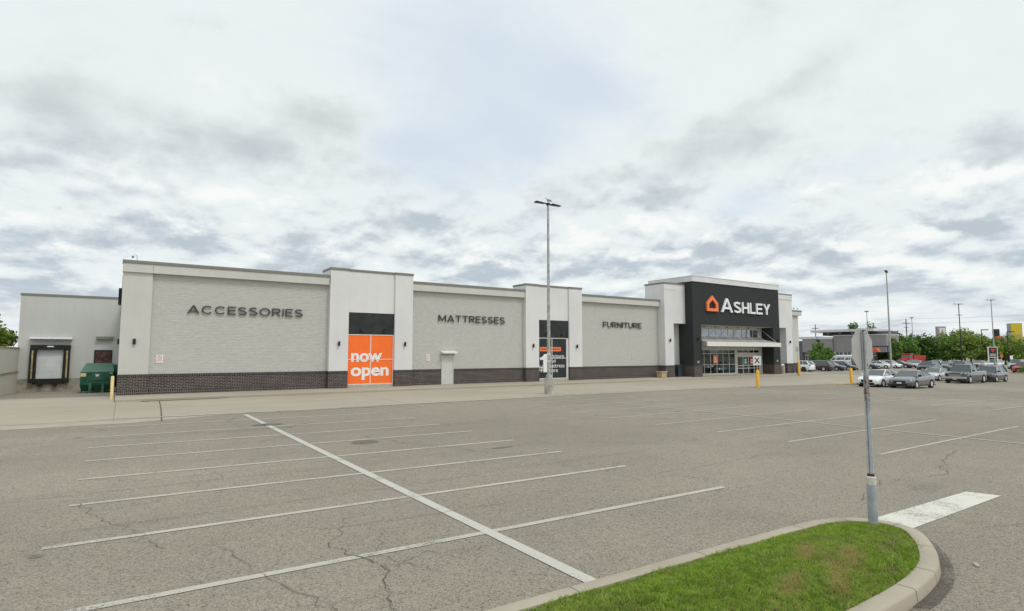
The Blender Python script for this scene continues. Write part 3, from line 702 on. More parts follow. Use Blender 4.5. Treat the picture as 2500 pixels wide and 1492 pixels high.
# ------------------------------------------------------------------ the store
ST = thing('store_building', 'long single storey retail store with pale stone walls, white bays and dark entrance tower', 'building', (37, 42.3, 0))
def P(name, mat, mb=None, bevel=0.0, parent=None, smooth=False):
    o = mb.build(name, mat, None, bevel, smooth); par = parent or ST
    o.parent = par; o.matrix_parent_inverse = Matrix.Translation(-(Vector(ST.location)))
    return o
def PB(name, mat, *b, parent=None, bevel=0.0): return P(name, mat, MB().box(*b), bevel, parent)
def SUB(o, par):                                                # reparent helper for sub-parts (parts sit at world coords)
    o.parent = par; o.matrix_parent_inverse = Matrix.Identity(4); return o
FW = 42.3                                                       # plane of the stone walls
PB('rear_body', 'grey_stucco', 0.0, 74.55, 42.6, 90, -.9, 8.15)
PB('roof', 'roof_grey', .1, 74.45, 42.7, 89.9, 8.155, 8.2)
def stone_panel(x0, x1): PB('stone_wall', 'stone', x0, x1, FW, FW + .29, 1.39, 7.64)
def brick_base(x0, x1, y, d=.5):
    b = PB('brick_base', 'brick', x0, x1, y, y + d, .46, 1.24)
    SUB(MB().box(x0 - .001, x1 + .001, y - .006, y + d, .15, .457).build('soldier_course', 'soldier'), b); SUB(MB().box(x0 - .001, x1 + .001, y - .02, y + d, 1.243, 1.40).build('soldier_course', 'soldier'), b)
def fascia(x0, x1, name='fascia'):
    PB(name, 'greige_stucco', x0, x1, FW - .30, FW + .4, 7.643, 8.18)
    P('coping', 'coping', MB().box(x0 - .03, x1 + .01, FW - .35, FW + .5, 8.182, 8.37), .01)
# bay one: corner pilaster and the wall with the first sign
PB('corner_pilaster', 'greige_stucco', -.05, 1.5, FW - .16, FW + .29, 1.403, 7.64)
brick_base(-.07, 1.5, FW - .19); stone_panel(1.5, 12.45); brick_base(1.502, 12.45, FW - .04)
fascia(-.08, 12.40)
PB('fascia_joint', 'coping', 1.49, 1.51, FW - .304, FW - .29, 7.65, 8.17)
# tall white bays
def tall_bay(x0, xa, xb, x1):
    yb = FW - .42
    PB('pilaster', 'white_stucco', x0, xa, yb, FW + 1.6, 1.403, 8.76); PB('pilaster', 'white_stucco', xb, x1, yb, FW + 1.6, 1.403, 8.76)
    PB('bay_wall', 'white_stucco', xa, xb, yb + .17, FW + 1.6, 5.71, 8.76)
    P('coping', 'coping', MB().box(x0 - .03, xa + .015, yb - .05, FW + 1.65, 8.763, 8.93).box(xb - .015, x1 + .03, yb - .05, FW + 1.65, 8.763, 8.93).box(xa + .016, xb - .016, yb + .12, FW + 1.65, 8.766, 8.928), .008)
    brick_base(x0 - .005, xa - .005, yb - .03, .8); brick_base(xb + .005, x1 + .005, yb - .03, .8)
    return yb
def display_window(xa, xb, xm, yb, pane_mat, frame_x1):
    yw = yb + .19
    win = PB('display_window', 'black_vinyl', xa + .002, xb - .002, yw + .06, yw + .12, .36, 5.70)
    P('transom_panel', 'dark_panel', MB().box(xa + .003, xb - .003, yw + .0, yw + .055, 4.09, 5.705), .004)
    for x0, x1 in ((xa + .03, xm - .03), (xm + .03, frame_x1 - .03)):
        for z0, z1 in ((.42, 2.19), (2.26, 4.03)): SUB(MB().box(x0, x1, yw + .03, yw + .058, z0, z1).build('pane', pane_mat), win)
    fr = MB()
    for x in (xa + .016, xm, frame_x1 - .016): fr.box(x - .03, x + .03, yw, yw + .055, .36, 4.085)
    for z in (.39, 2.225, 4.057): fr.box(xa + .047, xm - .031, yw + .002, yw + .055, z - .028, z + .028); fr.box(xm + .031, frame_x1 - .047, yw + .002, yw + .055, z - .028, z + .028)
    SUB(fr.build('window_frame', 'white_frame'), win)
    if frame_x1 < xb - .05: PB('window_jamb', 'white_stucco', frame_x1 + .016, xb, yw - .01, yw + .05, .36, 4.08)
    PB('window_sill', 'sill', xa, xb, yw - .04, yw + .3, .15, .358)
    # two small floodlights under the transom panel
    for x in (xa + (xb - xa)*.28, xa + (xb - xa)*.78): P('floodlight', 'black', MB().box(x - .10, x + .10, yw - .12, yw - .01, 4.30, 4.40).box(x - .02, x + .02, yw - .09, yw - .002, 4.39, 4.52))
    return win, yw
yb = tall_bay(12.45, 13.84, 17.45, 18.93); win1, yw1 = display_window(13.84, 17.45, 15.62, yb, 'orange', 17.43)
for s_, x0, x1, z0, z1, rf in (('now', 14.15, 16.54, 2.04, 2.70, 'now'), ('open', 14.13, 17.09, .98, 1.64, 'one')):
    letter_par = win1
    me = fit_text(s_, x0, x1, z0, z1, yw1 + .028, .006, .03, .98, rf)
    for o in letter_children(me, 'letter', 'white_vinyl', None): SUB(o, win1)
stone_panel(18.93, 29.83); fascia(18.96, 29.80)
brick_base(18.94, 21.68, FW - .04); brick_base(22.74, 29.82, FW - .04)
yb = tall_bay(29.83, 31.28, 34.83, 36.4); win2, yw2 = display_window(31.28, 34.83, 32.90, yb, 'black_vinyl', 34.64)
SUB(MB().box(31.53, 33.96, yw2 + .018, yw2 + .029, 2.86, 3.24).build('banner', 'orange_pl'), win2)
SUB(link_mesh('lettering', fit_text("NORTH AMERICA'S", 31.68, 33.82, 2.97, 3.13, yw2 + .0175, .004, .03), 'black_vinyl'), win2)
for s_, x0, x1, z0, z1, rf, bold in (('#', 31.33, 31.87, .95, 1.58, None, .0), ('furniture', 32.42, 34.33, 2.27, 2.60, 'f', .0), ('and', 32.42, 33.30, 1.83, 2.14, 'd', .0), ('mattress', 32.42, 34.37, 1.37, 1.66, 't', .0), ('store', 32.42, 33.6, .95, 1.24, 't', .0)):
    SUB(link_mesh('lettering', fit_text(s_, x0, x1, z0, z1, yw2 + .029, .008, bold, 1.0, rf), 'white_vinyl'), win2)
SUB(MB().prism([(31.9, .96), (32.36, .96), (32.36, 2.60), (32.02, 2.60), (31.85, 2.38), (31.54, 2.28), (31.54, 2.08), (31.9, 2.08)], 'y', yw2 + .019, yw2 + .029).build('numeral', 'white_vinyl'), win2)
stone_panel(36.4, 47.45); fascia(36.43, 47.40); brick_base(36.41, 47.45, FW - .04)
# service door in the middle wall
dr = PB('service_door', 'door', 21.75, 22.67, FW - .055, FW - .01, .17, 2.33)
SUB(MB().box(21.66, 21.745, FW - .075, FW + .0, .165, 2.5).box(22.675, 22.76, FW - .075, FW + .0, .165, 2.5).box(21.746, 22.674, FW - .075, FW + .0, 2.335, 2.5).build('door_frame', 'door'), dr)
SUB(MB().tube((22.58, FW - .06, 1.17), (22.58, FW - .12, 1.17), .03).box(22.5, 22.6, FW - .13, FW - .115, 1.15, 1.19).build('door_handle', 'galv'), dr)
P('door_hood', 'white_frame', MB().prism([(FW - .5, 2.66), (FW - .02, 2.66), (FW - .02, 2.88), (FW - .5, 2.76)], 'x', 21.58, 22.92), .015)
# white L-shaped piers either side of the tower
def lpier(xa, xl0, xl1, xb, left):
    y0 = 41.4 if left else 41.25
    P('pier', 'white_stucco', MB().box(xl0, xl1, y0, FW + .3, 1.403, 5.868), 0)
    P('pier_head', 'white_stucco', MB().box(xa, xb, y0, FW + 1.8, 5.87, 10.05), 0)
    P('coping', 'coping', MB().box(xa - .04, xb + (.0 if left else .04), y0 - .05, FW + 1.85, 10.053, 10.22), .01)
    brick_base(xl0 - .03, xl1 + .03, y0 - .03, 1.0)
lpier(47.45, 47.45, 48.83, 50.74, True); lpier(67.02, 69.85, 71.25, 71.40, False)
P('pier_groove', 'greige_stucco', MB().box(47.40, 49.3, 41.385, 41.397, 9.42, 9.47))
P('pier_band', 'white_stucco', MB().box(67.03, 71.44, 41.20, 41.247, 9.46, 10.04), .004)
PB('recess_wall', 'grey_stucco', 48.83, 50.75, FW + .02, FW + .3, 1.403, 5.868); brick_base(48.86, 50.74, FW)
PB('recess_wall', 'grey_stucco', 67.0, 69.85, FW + .02, FW + .3, 1.403, 5.868); brick_base(67.05, 69.81, FW)
# dark entrance tower
TY = 40.4
tw = MB().box(50.75, 52.1, TY, 42.28, 1.403, 5.77); tw.box(65.6, 67.0, TY, 42.28, 1.403, 5.77); tw.box(50.75, 67.0, TY, 46.5, 5.772, 10.42)
P('entrance_tower', 'dark_stucco', tw); brick_base(50.73, 52.12, TY - .03, 1.9); brick_base(65.58, 67.02, TY - .03, 1.9)
PB('inner_return', 'dark_stucco', 65.55, 65.598, TY + .1, 41.85, 1.41, 5.76); 
P('tower_cap', 'white_stucco', MB().box(50.68, 67.08, TY - .09, 46.6, 10.423, 11.0), .01)
P('coping', 'white_frame', MB().box(50.65, 67.11, TY - .13, 46.65, 11.003, 11.06), .006)
PB('wall_plaque', 'pylon', 51.30, 51.62, TY - .02, TY - .001, 1.62, 1.86); PB('wall_plaque', 'pylon', 66.15, 66.45, TY - .02, TY - .001, 1.62, 1.86)
# storefront between the tower piers
GY = 41.9
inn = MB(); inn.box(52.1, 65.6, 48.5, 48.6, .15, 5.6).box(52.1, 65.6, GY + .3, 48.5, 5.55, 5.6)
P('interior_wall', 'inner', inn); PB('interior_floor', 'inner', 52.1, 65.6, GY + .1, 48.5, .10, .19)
cl = MB().box(52.12, 54.28, GY, GY + .15, 4.5, 5.765).box(54.28, 64.85, GY, GY + .15, 5.5, 5.765).box(60.02, 60.48, GY, GY + .15, 4.5, 5.5).box(64.85, 65.55, GY, GY + .15, 4.5, 5.765)
cl.box(52.12, 65.55, GY, GY + .15, 3.1, 4.5).box(60.12, 60.52, GY - .002, GY + .15, .17, 3.1).box(64.95, 65.55, GY, GY + .15, .17, 3.1).box(60.52, 64.95, GY + .01, GY + .15, 2.32, 2.68).box(52.12, 60.12, GY, GY + .15, .17, .34)
P('storefront_cladding', 'cream', cl)
def glazed(name, x0, x1, z0, z1, nxp, zs, mat, fw=.05, blinds=False):
    o = PB(name, mat, x0, x1, GY + .06, GY + .075, z0, z1)
    fr = MB()
    for k in range(nxp + 1):
        x = x0 + (x1 - x0)*k/nxp; fr.box(x - fw/2, x + fw/2, GY + .02, GY + .058, z0, z1)
    for z in [z0 + fw/2] + list(zs) + [z1 - fw/2]:
        for k in range(nxp):
            xa = x0 + (x1 - x0)*k/nxp + fw/2 + .001; xb = x0 + (x1 - x0)*(k + 1)/nxp - fw/2 - .001; fr.box(xa, xb, GY + .022, GY + .057, z - fw/2, z + fw/2)
    SUB(fr.build('window_frame', 'white_frame'), o); return o
glazed('shop_window', 52.15, 60.10, .34, 3.10, 7, (1.38, 2.64), 'shop_glass')
glazed('clerestory_window', 54.30, 60.0, 4.55, 5.48, 5, (), 'sky_glass', .04); glazed('clerestory_window', 60.5, 64.83, 4.55, 5.48, 4, (), 'sky_glass', .04)
glazed('transom_window', 60.54, 64.93, 2.68, 3.09, 4, (), 'shop_glass', .06)
ed = glazed('sliding_door', 60.54, 64.93, .19, 2.31, 4, (.9, 1.22), 'shop_glass', .07)
for nm, mt, x0, x1, z0, z1 in (('window_poster', 'orange_pl', 56.0, 56.85, 1.5, 2.45), ('door_poster', 'poster_green', 61.75, 62.45, 1.3, 2.2), ('door_poster', 'poster_red', 62.95, 63.7, 1.3, 2.2)):
    po = PB(nm, mt, x0, x1, GY + .0, GY + .018, z0, z1)
    SUB(MB().box(x0 + .15, x1 - .15, GY - .004, GY - .0005, z1 - .35, z1 - .25).box(x0 + .15, x1 - .2, GY - .004, GY - .0005, z1 - .5, z1 - .42).box(x0 + .15, x1 - .15, GY - .004, GY - .0005, z0 + .18, z0 + .34).build('poster_print', 'sign_white'), po)
PB('entrance_step', 'sill', 52.15, 65.5, GY - .05, GY + .3, .162, .185)
# canopy
cn = P('canopy', plain('canopy_sheet', (.36, .36, .345), .5, var=.06, scale=1.5), MB().prism([(39.72, 3.46), (39.72, 3.90), (41.88, 4.42), (41.88, 3.46)], 'x', 52.13, 65.57), .01)
SUB(MB().box(52.05, 65.95, 39.62, 39.715, 3.44, 3.92).build('canopy_fascia', 'white_frame'), cn)
for k in range(7):
    x = 52.6 + 2.12*k; SUB(MB().tube((x, 41.88, 5.62), (x, 39.80, 3.93), .017, n=6).build('tie_rod', 'white_frame'), cn)
for k in range(6):
    x = 54.4 + 2.05*k; P('soffit_light', 'pylon', MB().lathe([(.10, 0), (.10, .12), (.06, .14)], (x, GY - .18, 5.62), 12), 0)
PB('header_soffit', 'cream', 52.11, 65.59, TY + .02, 41.88, 5.76, 5.7715)
# grey end of the building
PB('end_wall', 'greige_stucco', 71.25, 74.55, FW, FW + .29, 1.403, 7.64); brick_base(71.3, 74.6, FW - .04)
PB('fascia', 'greige_stucco', 71.42, 74.95, FW - .3, FW + .5, 7.643, 8.16); P('coping', 'coping', MB().box(71.42, 75.0, FW - .34, FW + .55, 8.163, 8.33), .01)
# loading wing at the left rear
LY = 70.9
PB('loading_wing', 'grey_stucco', -7.95, -.01, LY, 88, .27, 8.15); P('coping', 'coping', MB().box(-8.0, -.02, LY - .06, 88, 8.153, 8.36), .01)
PB('dock_wall_base', 'dock_base', -7.95, -.01, LY - .02, LY + .3, -1.2, .268)
dd = P('dock_door', 'sheet_door', MB().box(-6.68, -4.38, LY - .03, LY - .005, .27, 3.03), 0)
lines = MB()
for k in range(1, 5): lines.box(-6.66, -4.40, LY - .034, LY - .0305, .27 + .55*k - .008, .27 + .55*k + .008)
SUB(lines.build('door_seams', 'galv'), dd)
ds = P('dock_seal', 'rubber', MB().box(-7.0, -3.95, LY - .42, LY - .035, 3.03, 3.47).box(-7.02, -6.5, LY - .40, LY - .035, -.1, 3.028).box(-4.5, -3.98, LY - .40, LY - .035, -.1, 3.028), .04)
for x in (-6.86, -4.26): SUB(MB().box(x, x + .12, LY - .412, LY - .402, .3, 2.95).build('guide_stripe', 'dock_yellow'), ds)
SUB(MB().box(-5.75, -5.25, LY - .43, LY - .421, 3.27, 3.37).build('seal_plate', 'sign_white'), ds)
P('dock_leveller', 'rubber', MB().box(-6.7, -4.35, LY - .3, LY - .03, -.22, .26), .02)
for x in (-6.15, -5.05): PB('dock_bumper', 'rubber', x - .16, x + .16, LY - .28, LY - .03, -.42, -.225)
P('dock_awning', 'far_white', MB().prism([(LY - .55, 4.02), (LY - .55, 4.09), (LY - .01, 4.22), (LY - .01, 4.02)], 'x', -7.1, -3.88), 0)
P('side_awning', 'coping', MB().prism([(LY - .35, 4.05), (LY - .35, 4.30), (LY - .01, 4.36), (LY - .01, 4.05)], 'x', -2.0, -.60), .01)
iw = PB('blocked_opening', 'redbrown', -2.0, -.72, LY - .02, LY - .004, .3, 2.92)
SUB(MB().box(-2.1, -2.0, LY - .06, LY - .004, .3, 3.0).box(-.72, -.62, LY - .06, LY - .004, .3, 3.0).box(-1.999, -.721, LY - .06, LY - .004, 2.88, 3.0).build('opening_frame', 'black'), iw)

# ------------------------------------------------------------------ signs on the store
def stroke_letter(ch, t=.15):
    """outline pieces of an extended grotesque capital: (list of polygons, list of rings, width), height 1"""
    o = t/2
    def strip_poly(pts):
        L_, R_ = [], []
        for i, p in enumerate(pts):
            a = Vector(pts[max(0, i - 1)]); b = Vector(pts[min(len(pts) - 1, i + 1)]); d = (b - a).normalized(); n = Vector((-d.y, d.x))*o
            L_.append((p[0] + n.x, p[1] + n.y)); R_.append((p[0] - n.x, p[1] - n.y))
        return L_ + R_[::-1]
    def arc(cx, cy, rx, ry, a0, a1, n=18): return [(cx + rx*math.cos(R(a0 + (a1 - a0)*k/n)), cy + ry*math.sin(R(a0 + (a1 - a0)*k/n))) for k in range(n + 1)]
    if ch == 'I': return [[(0, 0), (t, 0), (t, 1), (0, 1)]], [], t
    if ch == 'A':
        w_ = 1.22; xi = lambda y: t*1.2 + (w_/2 - t*1.2)*(y/.80)
        return [[(0, 0), (w_/2 - t*.55, 1), (w_/2 + t*.55, 1), (w_, 0), (w_ - t*1.2, 0), (w_/2, .80), (t*1.2, 0)], [(xi(.22) + .004, .22), (w_ - xi(.22) - .004, .22), (w_ - xi(.22 + t*.9) - .004, .22 + t*.9), (xi(.22 + t*.9) + .004, .22 + t*.9)]], [], w_
    if ch == 'E':
        w_ = .86; return [[(0, 0), (w_, 0), (w_, t), (t, t), (t, .5 - o), (w_*.93, .5 - o), (w_*.93, .5 + o), (t, .5 + o), (t, 1 - t), (w_, 1 - t), (w_, 1), (0, 1)]], [], w_
    if ch == 'F':
        w_ = .82; return [[(0, 0), (t, 0), (t, .46 - o), (w_*.93, .46 - o), (w_*.93, .46 + o), (t, .46 + o), (t, 1 - t), (w_, 1 - t), (w_, 1), (0, 1)]], [], w_
    if ch == 'L': w_ = .74; return [[(0, 0), (w_, 0), (w_, t), (t, t), (t, 1), (0, 1)]], [], w_
    if ch == 'H': w_ = .92; return [[(0, 0), (t, 0), (t, .5 - o), (w_ - t, .5 - o), (w_ - t, 0), (w_, 0), (w_, 1), (w_ - t, 1), (w_ - t, .5 + o), (t, .5 + o), (t, 1), (0, 1)]], [], w_
    if ch == 'T': w_ = 1.0; return [[(0, 1 - t), (w_/2 - o, 1 - t), (w_/2 - o, 0), (w_/2 + o, 0), (w_/2 + o, 1 - t), (w_, 1 - t), (w_, 1), (0, 1)]], [], w_
    if ch == 'Y': w_ = 1.0; return [[(w_/2 - o, 0), (w_/2 + o, 0), (w_/2 + o, .42), (w_, 1), (w_ - t*1.2, 1), (w_/2, .56), (t*1.2, 1), (0, 1), (w_/2 - o, .42)]], [], w_
    if ch == 'M': w_ = 1.25; return [[(0, 0), (t, 0), (t, .70), (w_/2, .10), (w_ - t, .70), (w_ - t, 0), (w_, 0), (w_, 1), (w_ - t, 1), (w_/2, .33), (t, 1), (0, 1)]], [], w_
    if ch == 'N': w_ = 1.02; return [[(0, 0), (t, 0), (t, .74), (w_ - t, 0), (w_, 0), (w_, 1), (w_ - t, 1), (w_ - t, .26), (t, 1), (0, 1)]], [], w_
    if ch == 'U': w_ = .98; return [strip_poly([(o, 1), (o, .7)] + arc(w_/2, .44, w_/2 - o, .44 - o, 180, 360, 16) + [(w_ - o, .7), (w_ - o, 1)])], [], w_
    if ch == 'C': w_ = 1.12; return [strip_poly(arc(w_/2, .5, w_/2 - o, .5 - o, 38, 322, 28))], [], w_
    if ch == 'O':
        w_ = 1.2; return [], [(arc(w_/2, .5, w_/2, .5, 0, 360, 32)[:-1], arc(w_/2, .5, w_/2 - t, .5 - t, 0, 360, 32)[:-1])], w_
    if ch == 'S':
        w_ = .96; p = arc(w_/2, .725, w_/2 - o - .02, .275 - o, 25, 180, 12) + [(o + .05, .63)]
        p = arc(w_/2, .74, w_/2 - o - .03, .26 - o, 28, 215, 14) + [(w_*.36, .535), (w_*.64, .465)] + arc(w_/2, .26, w_/2 - o, .26 - o, 35, -152, 14)
        return [strip_poly(p)], [], w_
    if ch == 'R':
        w_ = .98; bowl = [(t + .002, 1 - o), (w_*.6, 1 - o)] + arc(w_*.62, .70, w_*.34 - o, .30 - o, 84, -84, 12) + [(w_*.6, .40 + o), (t + .002, .40 + o)]
        return [[(0, 0), (t, 0), (t, 1), (0, 1)], strip_poly(bowl), [(w_*.46, .398), (w_*.46 + t*1.15, .398), (w_, 0), (w_ - t*1.25, 0)]], [], w_
def stroke_word(word, x0, x1, z0, z1, y, depth, t=.15, gap=.20, tall_first=1.0):
    parts = []; cur = 0
    for i, ch in enumerate(word):
        po_, ri_, w_ = stroke_letter(ch, t); k = tall_first if i == 0 else 1.0; parts.append((po_, ri_, cur, k)); cur += w_*k + gap
    sc = (x1 - x0)/(cur - gap); sz = z1 - z0; out = []
    for po_, ri_, c0, k in parts:
        mb = MB(); f = lambda p: (x0 + (c0 + p[0]*k)*sc, z0 + p[1]*sz*k)
        for pol in po_: mb.prism([f(p) for p in pol], 'y', y, y - depth)
        for a, b in ri_:
            n = len(a); i0 = len(mb.v)
            for yy in (y, y - depth):
                for ring in (a, b): mb.v += [(f(p)[0], yy, f(p)[1]) for p in ring]
            for q in range(n):
                r_ = (q + 1) % n
                mb.f += [(i0 + q, i0 + r_, i0 + n + r_, i0 + n + q), (i0 + 2*n + q, i0 + 3*n + q, i0 + 3*n + r_, i0 + 2*n + r_), (i0 + q, i0 + 2*n + q, i0 + 2*n + r_, i0 + r_), (i0 + n + q, i0 + n + r_, i0 + 3*n + r_, i0 + 3*n + q)]
        out.append(mb)
    return out
def wall_sign(name, label, s_, x0, x1, z0, z1, y, mat, depth=.06):
    r = thing(name, label, 'sign', ((x0 + x1)/2, y, z0))
    for mb in stroke_word(s_, x0, x1, z0, z1, y, depth, .135):
        o = mb.build('letter', mat); o.parent = r; o.matrix_parent_inverse = Matrix.Translation(-Vector(r.location))
    return r
wall_sign('wall_lettering', 'charcoal raised letters reading ACCESSORIES on the pale stone wall', 'ACCESSORIES', 3.45, 10.63, 5.24, 5.77, FW - .06, 'letter')
wall_sign('wall_lettering', 'charcoal raised letters reading MATTRESSES above the service door', 'MATTRESSES', 21.35, 27.79, 5.25, 5.81, FW - .06, 'letter')
wall_sign('wall_lettering', 'charcoal raised letters reading FURNITURE on the stone wall left of the tower', 'FURNITURE', 39.42, 44.8, 5.24, 5.79, FW - .06, 'letter')
ts = thing('store_sign', 'big white channel letters with orange house emblem on dark entrance tower', 'sign', (59, TY, 7.3))
def tsp(o): o.parent = ts; o.matrix_parent_inverse = Matrix.Translation(-Vector(ts.location)); return o
for mb in stroke_word('ASHLEY', 55.50, 64.95, 7.28, 8.56, TY - .03, .14, .175, .15, 1.22): tsp(mb.build('letter', 'white_letter'))
po = [(52.92, 7.28), (54.85, 7.28), (54.85, 8.2), (53.885, 9.02), (52.92, 8.2)]; pi_ = [(53.27, 7.60), (54.50, 7.60), (54.50, 8.05), (53.885, 8.58), (53.27, 8.05)]
mb = MB(); n = 5
for y in (TY - .02, TY - .24):
    for a in (po, pi_): mb.v += [(u, y, v) for u, v in a]
for k in range(n):
    j = (k + 1) % n
    mb.f += [(10 + k, 10 + j, 15 + j, 15 + k), (k, 5 + k, 5 + j, j), (k, j, 10 + j, 10 + k), (5 + k, 15 + k, 15 + j, 5 + j)]
tsp(mb.build('house_emblem', 'orange_pl', None, .015))
# notices on the wall
def notice(x, z, wd, ht, label, faint=False):
    r = thing('wall_notice', label, 'sign', (x, FW - .02, z))
    MB().box(-wd/2, wd/2, -.012, 0, ht*.3, ht).build('notice_plate', 'sign_white' if not faint else 'cream', r)
    MB().box(-wd/2, wd/2, -.012, 0, 0, ht*.29).build('arrow_plate', 'sign_white' if not faint else 'cream', r)
    mb = MB(); c = ht*.69; ro, ri = wd*.34, wd*.25
    for k in range(20):
        a, b = 2*math.pi*k/20, 2*math.pi*(k + 1)/20
        mb.quad((ro*math.cos(a), -.014, c + ro*math.sin(a)), (ro*math.cos(b), -.014, c + ro*math.sin(b)), (ri*math.cos(b), -.014, c + ri*math.sin(b)), (ri*math.cos(a), -.014, c + ri*math.sin(a)))
    mb.quad((-ri*.75, -.0145, c + ri*.55), (-ri*.55, -.0145, c + ri*.75), (ri*.75, -.0145, c - ri*.55), (ri*.55, -.0145, c - ri*.75))
    mb.quad((-wd*.46, -.014, ht*.33), (wd*.46, -.014, ht*.33), (wd*.46, -.014, ht*.39), (-wd*.46, -.014, ht*.39)).quad((-wd*.36, -.014, ht*.12), (wd*.36, -.014, ht*.12), (wd*.36, -.014, ht*.16), (-wd*.36, -.014, ht*.16))
    mb.build('notice_print', 'sign_red' if not faint else 'pink', r)
notice(2.08, 2.08, .36, .50, 'small no-parking notice with red ring on the stone wall below ACCESSORIES')
notice(20.48, 2.08, .30, .50, 'small white notice on the stone wall left of the service door')
notice(43.5, 2.08, .30, .50, 'faint small notice on the stone wall below FURNITURE', True)

# ------------------------------------------------------------------ wall lamps, cameras
lamp0 = None
def wall_lamp(x, y, z, label, box_style=False, rz=0):
    r = thing('wall_lamp', label, 'lamp', (x, y, z), rz, 'black wall lamps along the store front')
    if box_style: MB().box(-.075, .075, -.16, -.002, -.17, .17).build('lamp_housing', 'black', r, .012)
    else:
        MB().lathe([(.055, -.17), (.075, -.15), (.075, -.02), (.055, 0), (.075, .02), (.075, .15), (.055, .17)], (0, -.13, 0), 14).build('lamp_housing', 'black', r, 0, True)
    MB().box(-.045, .045, -.06, 0, -.06, .06).build('wall_plate', 'black', r)
    return r
wall_lamp(.70, FW - .16, 3.40, 'black box lamp on the corner pilaster at the store left end', True)
wall_lamp(13.13, FW - .42, 3.38, 'black cylinder lamp left of the orange window')
wall_lamp(18.27, FW - .42, 3.38, 'black cylinder lamp right of the orange window')
wall_lamp(30.60, FW - .42, 3.36, 'black cylinder lamp left of the black window')
wall_lamp(35.68, FW - .42, 3.32, 'black cylinder lamp right of the black window')
wall_lamp(48.15, 41.4, 4.05, 'black cylinder lamp on the white pier left of the tower')
wall_lamp(51.45, TY, 4.2, 'dark lamp on the left dark pier of the entrance tower')
wall_lamp(66.4, TY, 4.2, 'dark lamp on the right dark pier of the entrance tower')
wall_lamp(70.55, 41.25, 4.1, 'black cylinder lamp on the white pier right of the tower')
wall_lamp(73.85, FW, 3.2, 'black cylinder lamp on the greige wall at the store right end')
wall_lamp(0.0, 44.6, 3.42, 'black box lamp seen sideways past the store left corner', True, -R(90))
def sec_camera(x, y, z, label, flip=1, rz=0.0):
    r = thing('security_camera', label, 'camera', (x, y, z), rz)
    mb = MB(); pts = [(0, 0, 0), (0, 0, .26), (-.03*flip, 0, .34), (-.10*flip, 0, .38), (-.20*flip, 0, .36)]
    for a, b in zip(pts, pts[1:]): mb.tube(a, b, .018, n=8)
    mb.build('camera_arm', 'galv', r)
    MB().lathe([(.02, .06), (.085, .03), (.09, -.03), (.085, -.05)], (-.22*flip, 0, .30), 14).build('camera_housing', 'sign_white', r, 0, True)
    MB().lathe([(.07, 0), (.06, -.05), (.03, -.075), (.005, -.08)], (-.22*flip, 0, .25), 14).build('camera_dome', 'black', r, 0, True)
sec_camera(.62, FW - .05, 8.37, 'white dome camera on a bent arm at the roof left corner')
sec_camera(74.3, FW - .05, 8.33, 'dome camera on the parapet at the right end, nearer the corner', -1)
sec_camera(73.4, FW - .05, 8.33, 'dome camera on the parapet at the right end, beside the white pier', -1)
sp_ = thing('side_sign', 'dark sign cabinet on the left side wall seen edge-on at the corner', 'sign', (0, 46.5, 6.2))
MB().box(-.07, 0, -2.2, 2.6, -1.0, 1.45).build('sign_backboard', 'black', sp_); MB().box(-.24, -.072, -1.2, 1.2, -.25, .72).build('sign_cabinet', 'dark_panel', sp_, .01)
sp_ = thing('side_fixture', 'grey box fixture sticking out past the right end of the store', 'fixture', (74.9, 44, 6.0))
MB().box(-.35, .55, -.3, .3, 0, .55).build('fixture_box', 'pylon', sp_, .02); MB().tube((.1, 0, 0), (.1, 0, -5.8), .05).build('conduit', 'pylon', sp_)

# ------------------------------------------------------------------ things by the store front
def bollard(x, y, z, h, mat, label, r_=.10, rings=True):
    r = thing('bollard', label, 'bollard', (x, y, z), 0, 'yellow bollards along the drive')
    MB().lathe([(r_, -.1), (r_, h - .05), (r_*.85, h - .02), (r_*.4, h)], n=18).build('sleeve', mat, r, 0, True)
    if rings: MB().lathe([(r_*1.02, h - .33), (r_*1.06, h - .31), (r_*1.02, h - .29)], n=18).build('ring', mat, r, 0, True)
    return r
bollard(-.28, 41.3, zg(-.28, 41.3), 1.36, 'pale_yellow', 'faded pale yellow bollard at the left corner of the store', .085, False)
zb = zg(42.9, 27.9)
bollard(42.9, 27.9, zb, 1.42, 'yellow', 'yellow bollard carrying the white X sign on the drive edge', .125)
bollard(67.8, 38.6, .16, 1.5, 'yellow', 'yellow bollard at the far right end of the store pavement', .15)
zb3 = zg(57.6, 27.7)
bollard(57.6, 27.7, zb3, 1.50, 'yellow', 'yellow bollard by the yellow kerb beside the white sedan', .13)
xs_ = thing('crossing_sign', 'white square sign with black X on a post above a bollard', 'sign', (42.9, 27.9, zb + 1.42), R(-58))
MB().tube((0, 0, -.1), (0, 0, 1.1), .03).build('sign_post', 'galv', xs_)
MB().box(-.30, .30, -.055, -.035, .38, 1.12).build('sign_panel', 'sign_white', xs_)
mb = MB()
for sg in (1, -1): mb.hexa([(-.16*sg - .045, -.062, .53), (-.16*sg + .045, -.062, .53), (-.16*sg + .045, -.056, .53), (-.16*sg - .045, -.056, .53), (.15*sg - .045, -.062, .98), (.15*sg + .045, -.062, .98), (.15*sg + .045, -.056, .98), (.15*sg - .045, -.056, .98)])
mb.build('cross_mark', 'black', xs_)
def edge_sign(x, y, z, h, rz, label):
    r = thing('post_sign', label, 'sign', (x, y, z), rz); MB().tube((0, 0, 0), (0, 0, h), .022, n=8).build('sign_post', 'galv', r)
    MB().box(-.18, .18, -.03, -.022, h - .55, h).build('sign_panel', 'sign_white', r)
edge_sign(57.6, 27.7, zb3 + 1.5, .95, R(20), 'small pale sign on a post above the bollard by the white sedan')
edge_sign(67.9, 38.75, .16, 3.3, R(-92), 'thin post sign seen edge-on beside the far bollard')
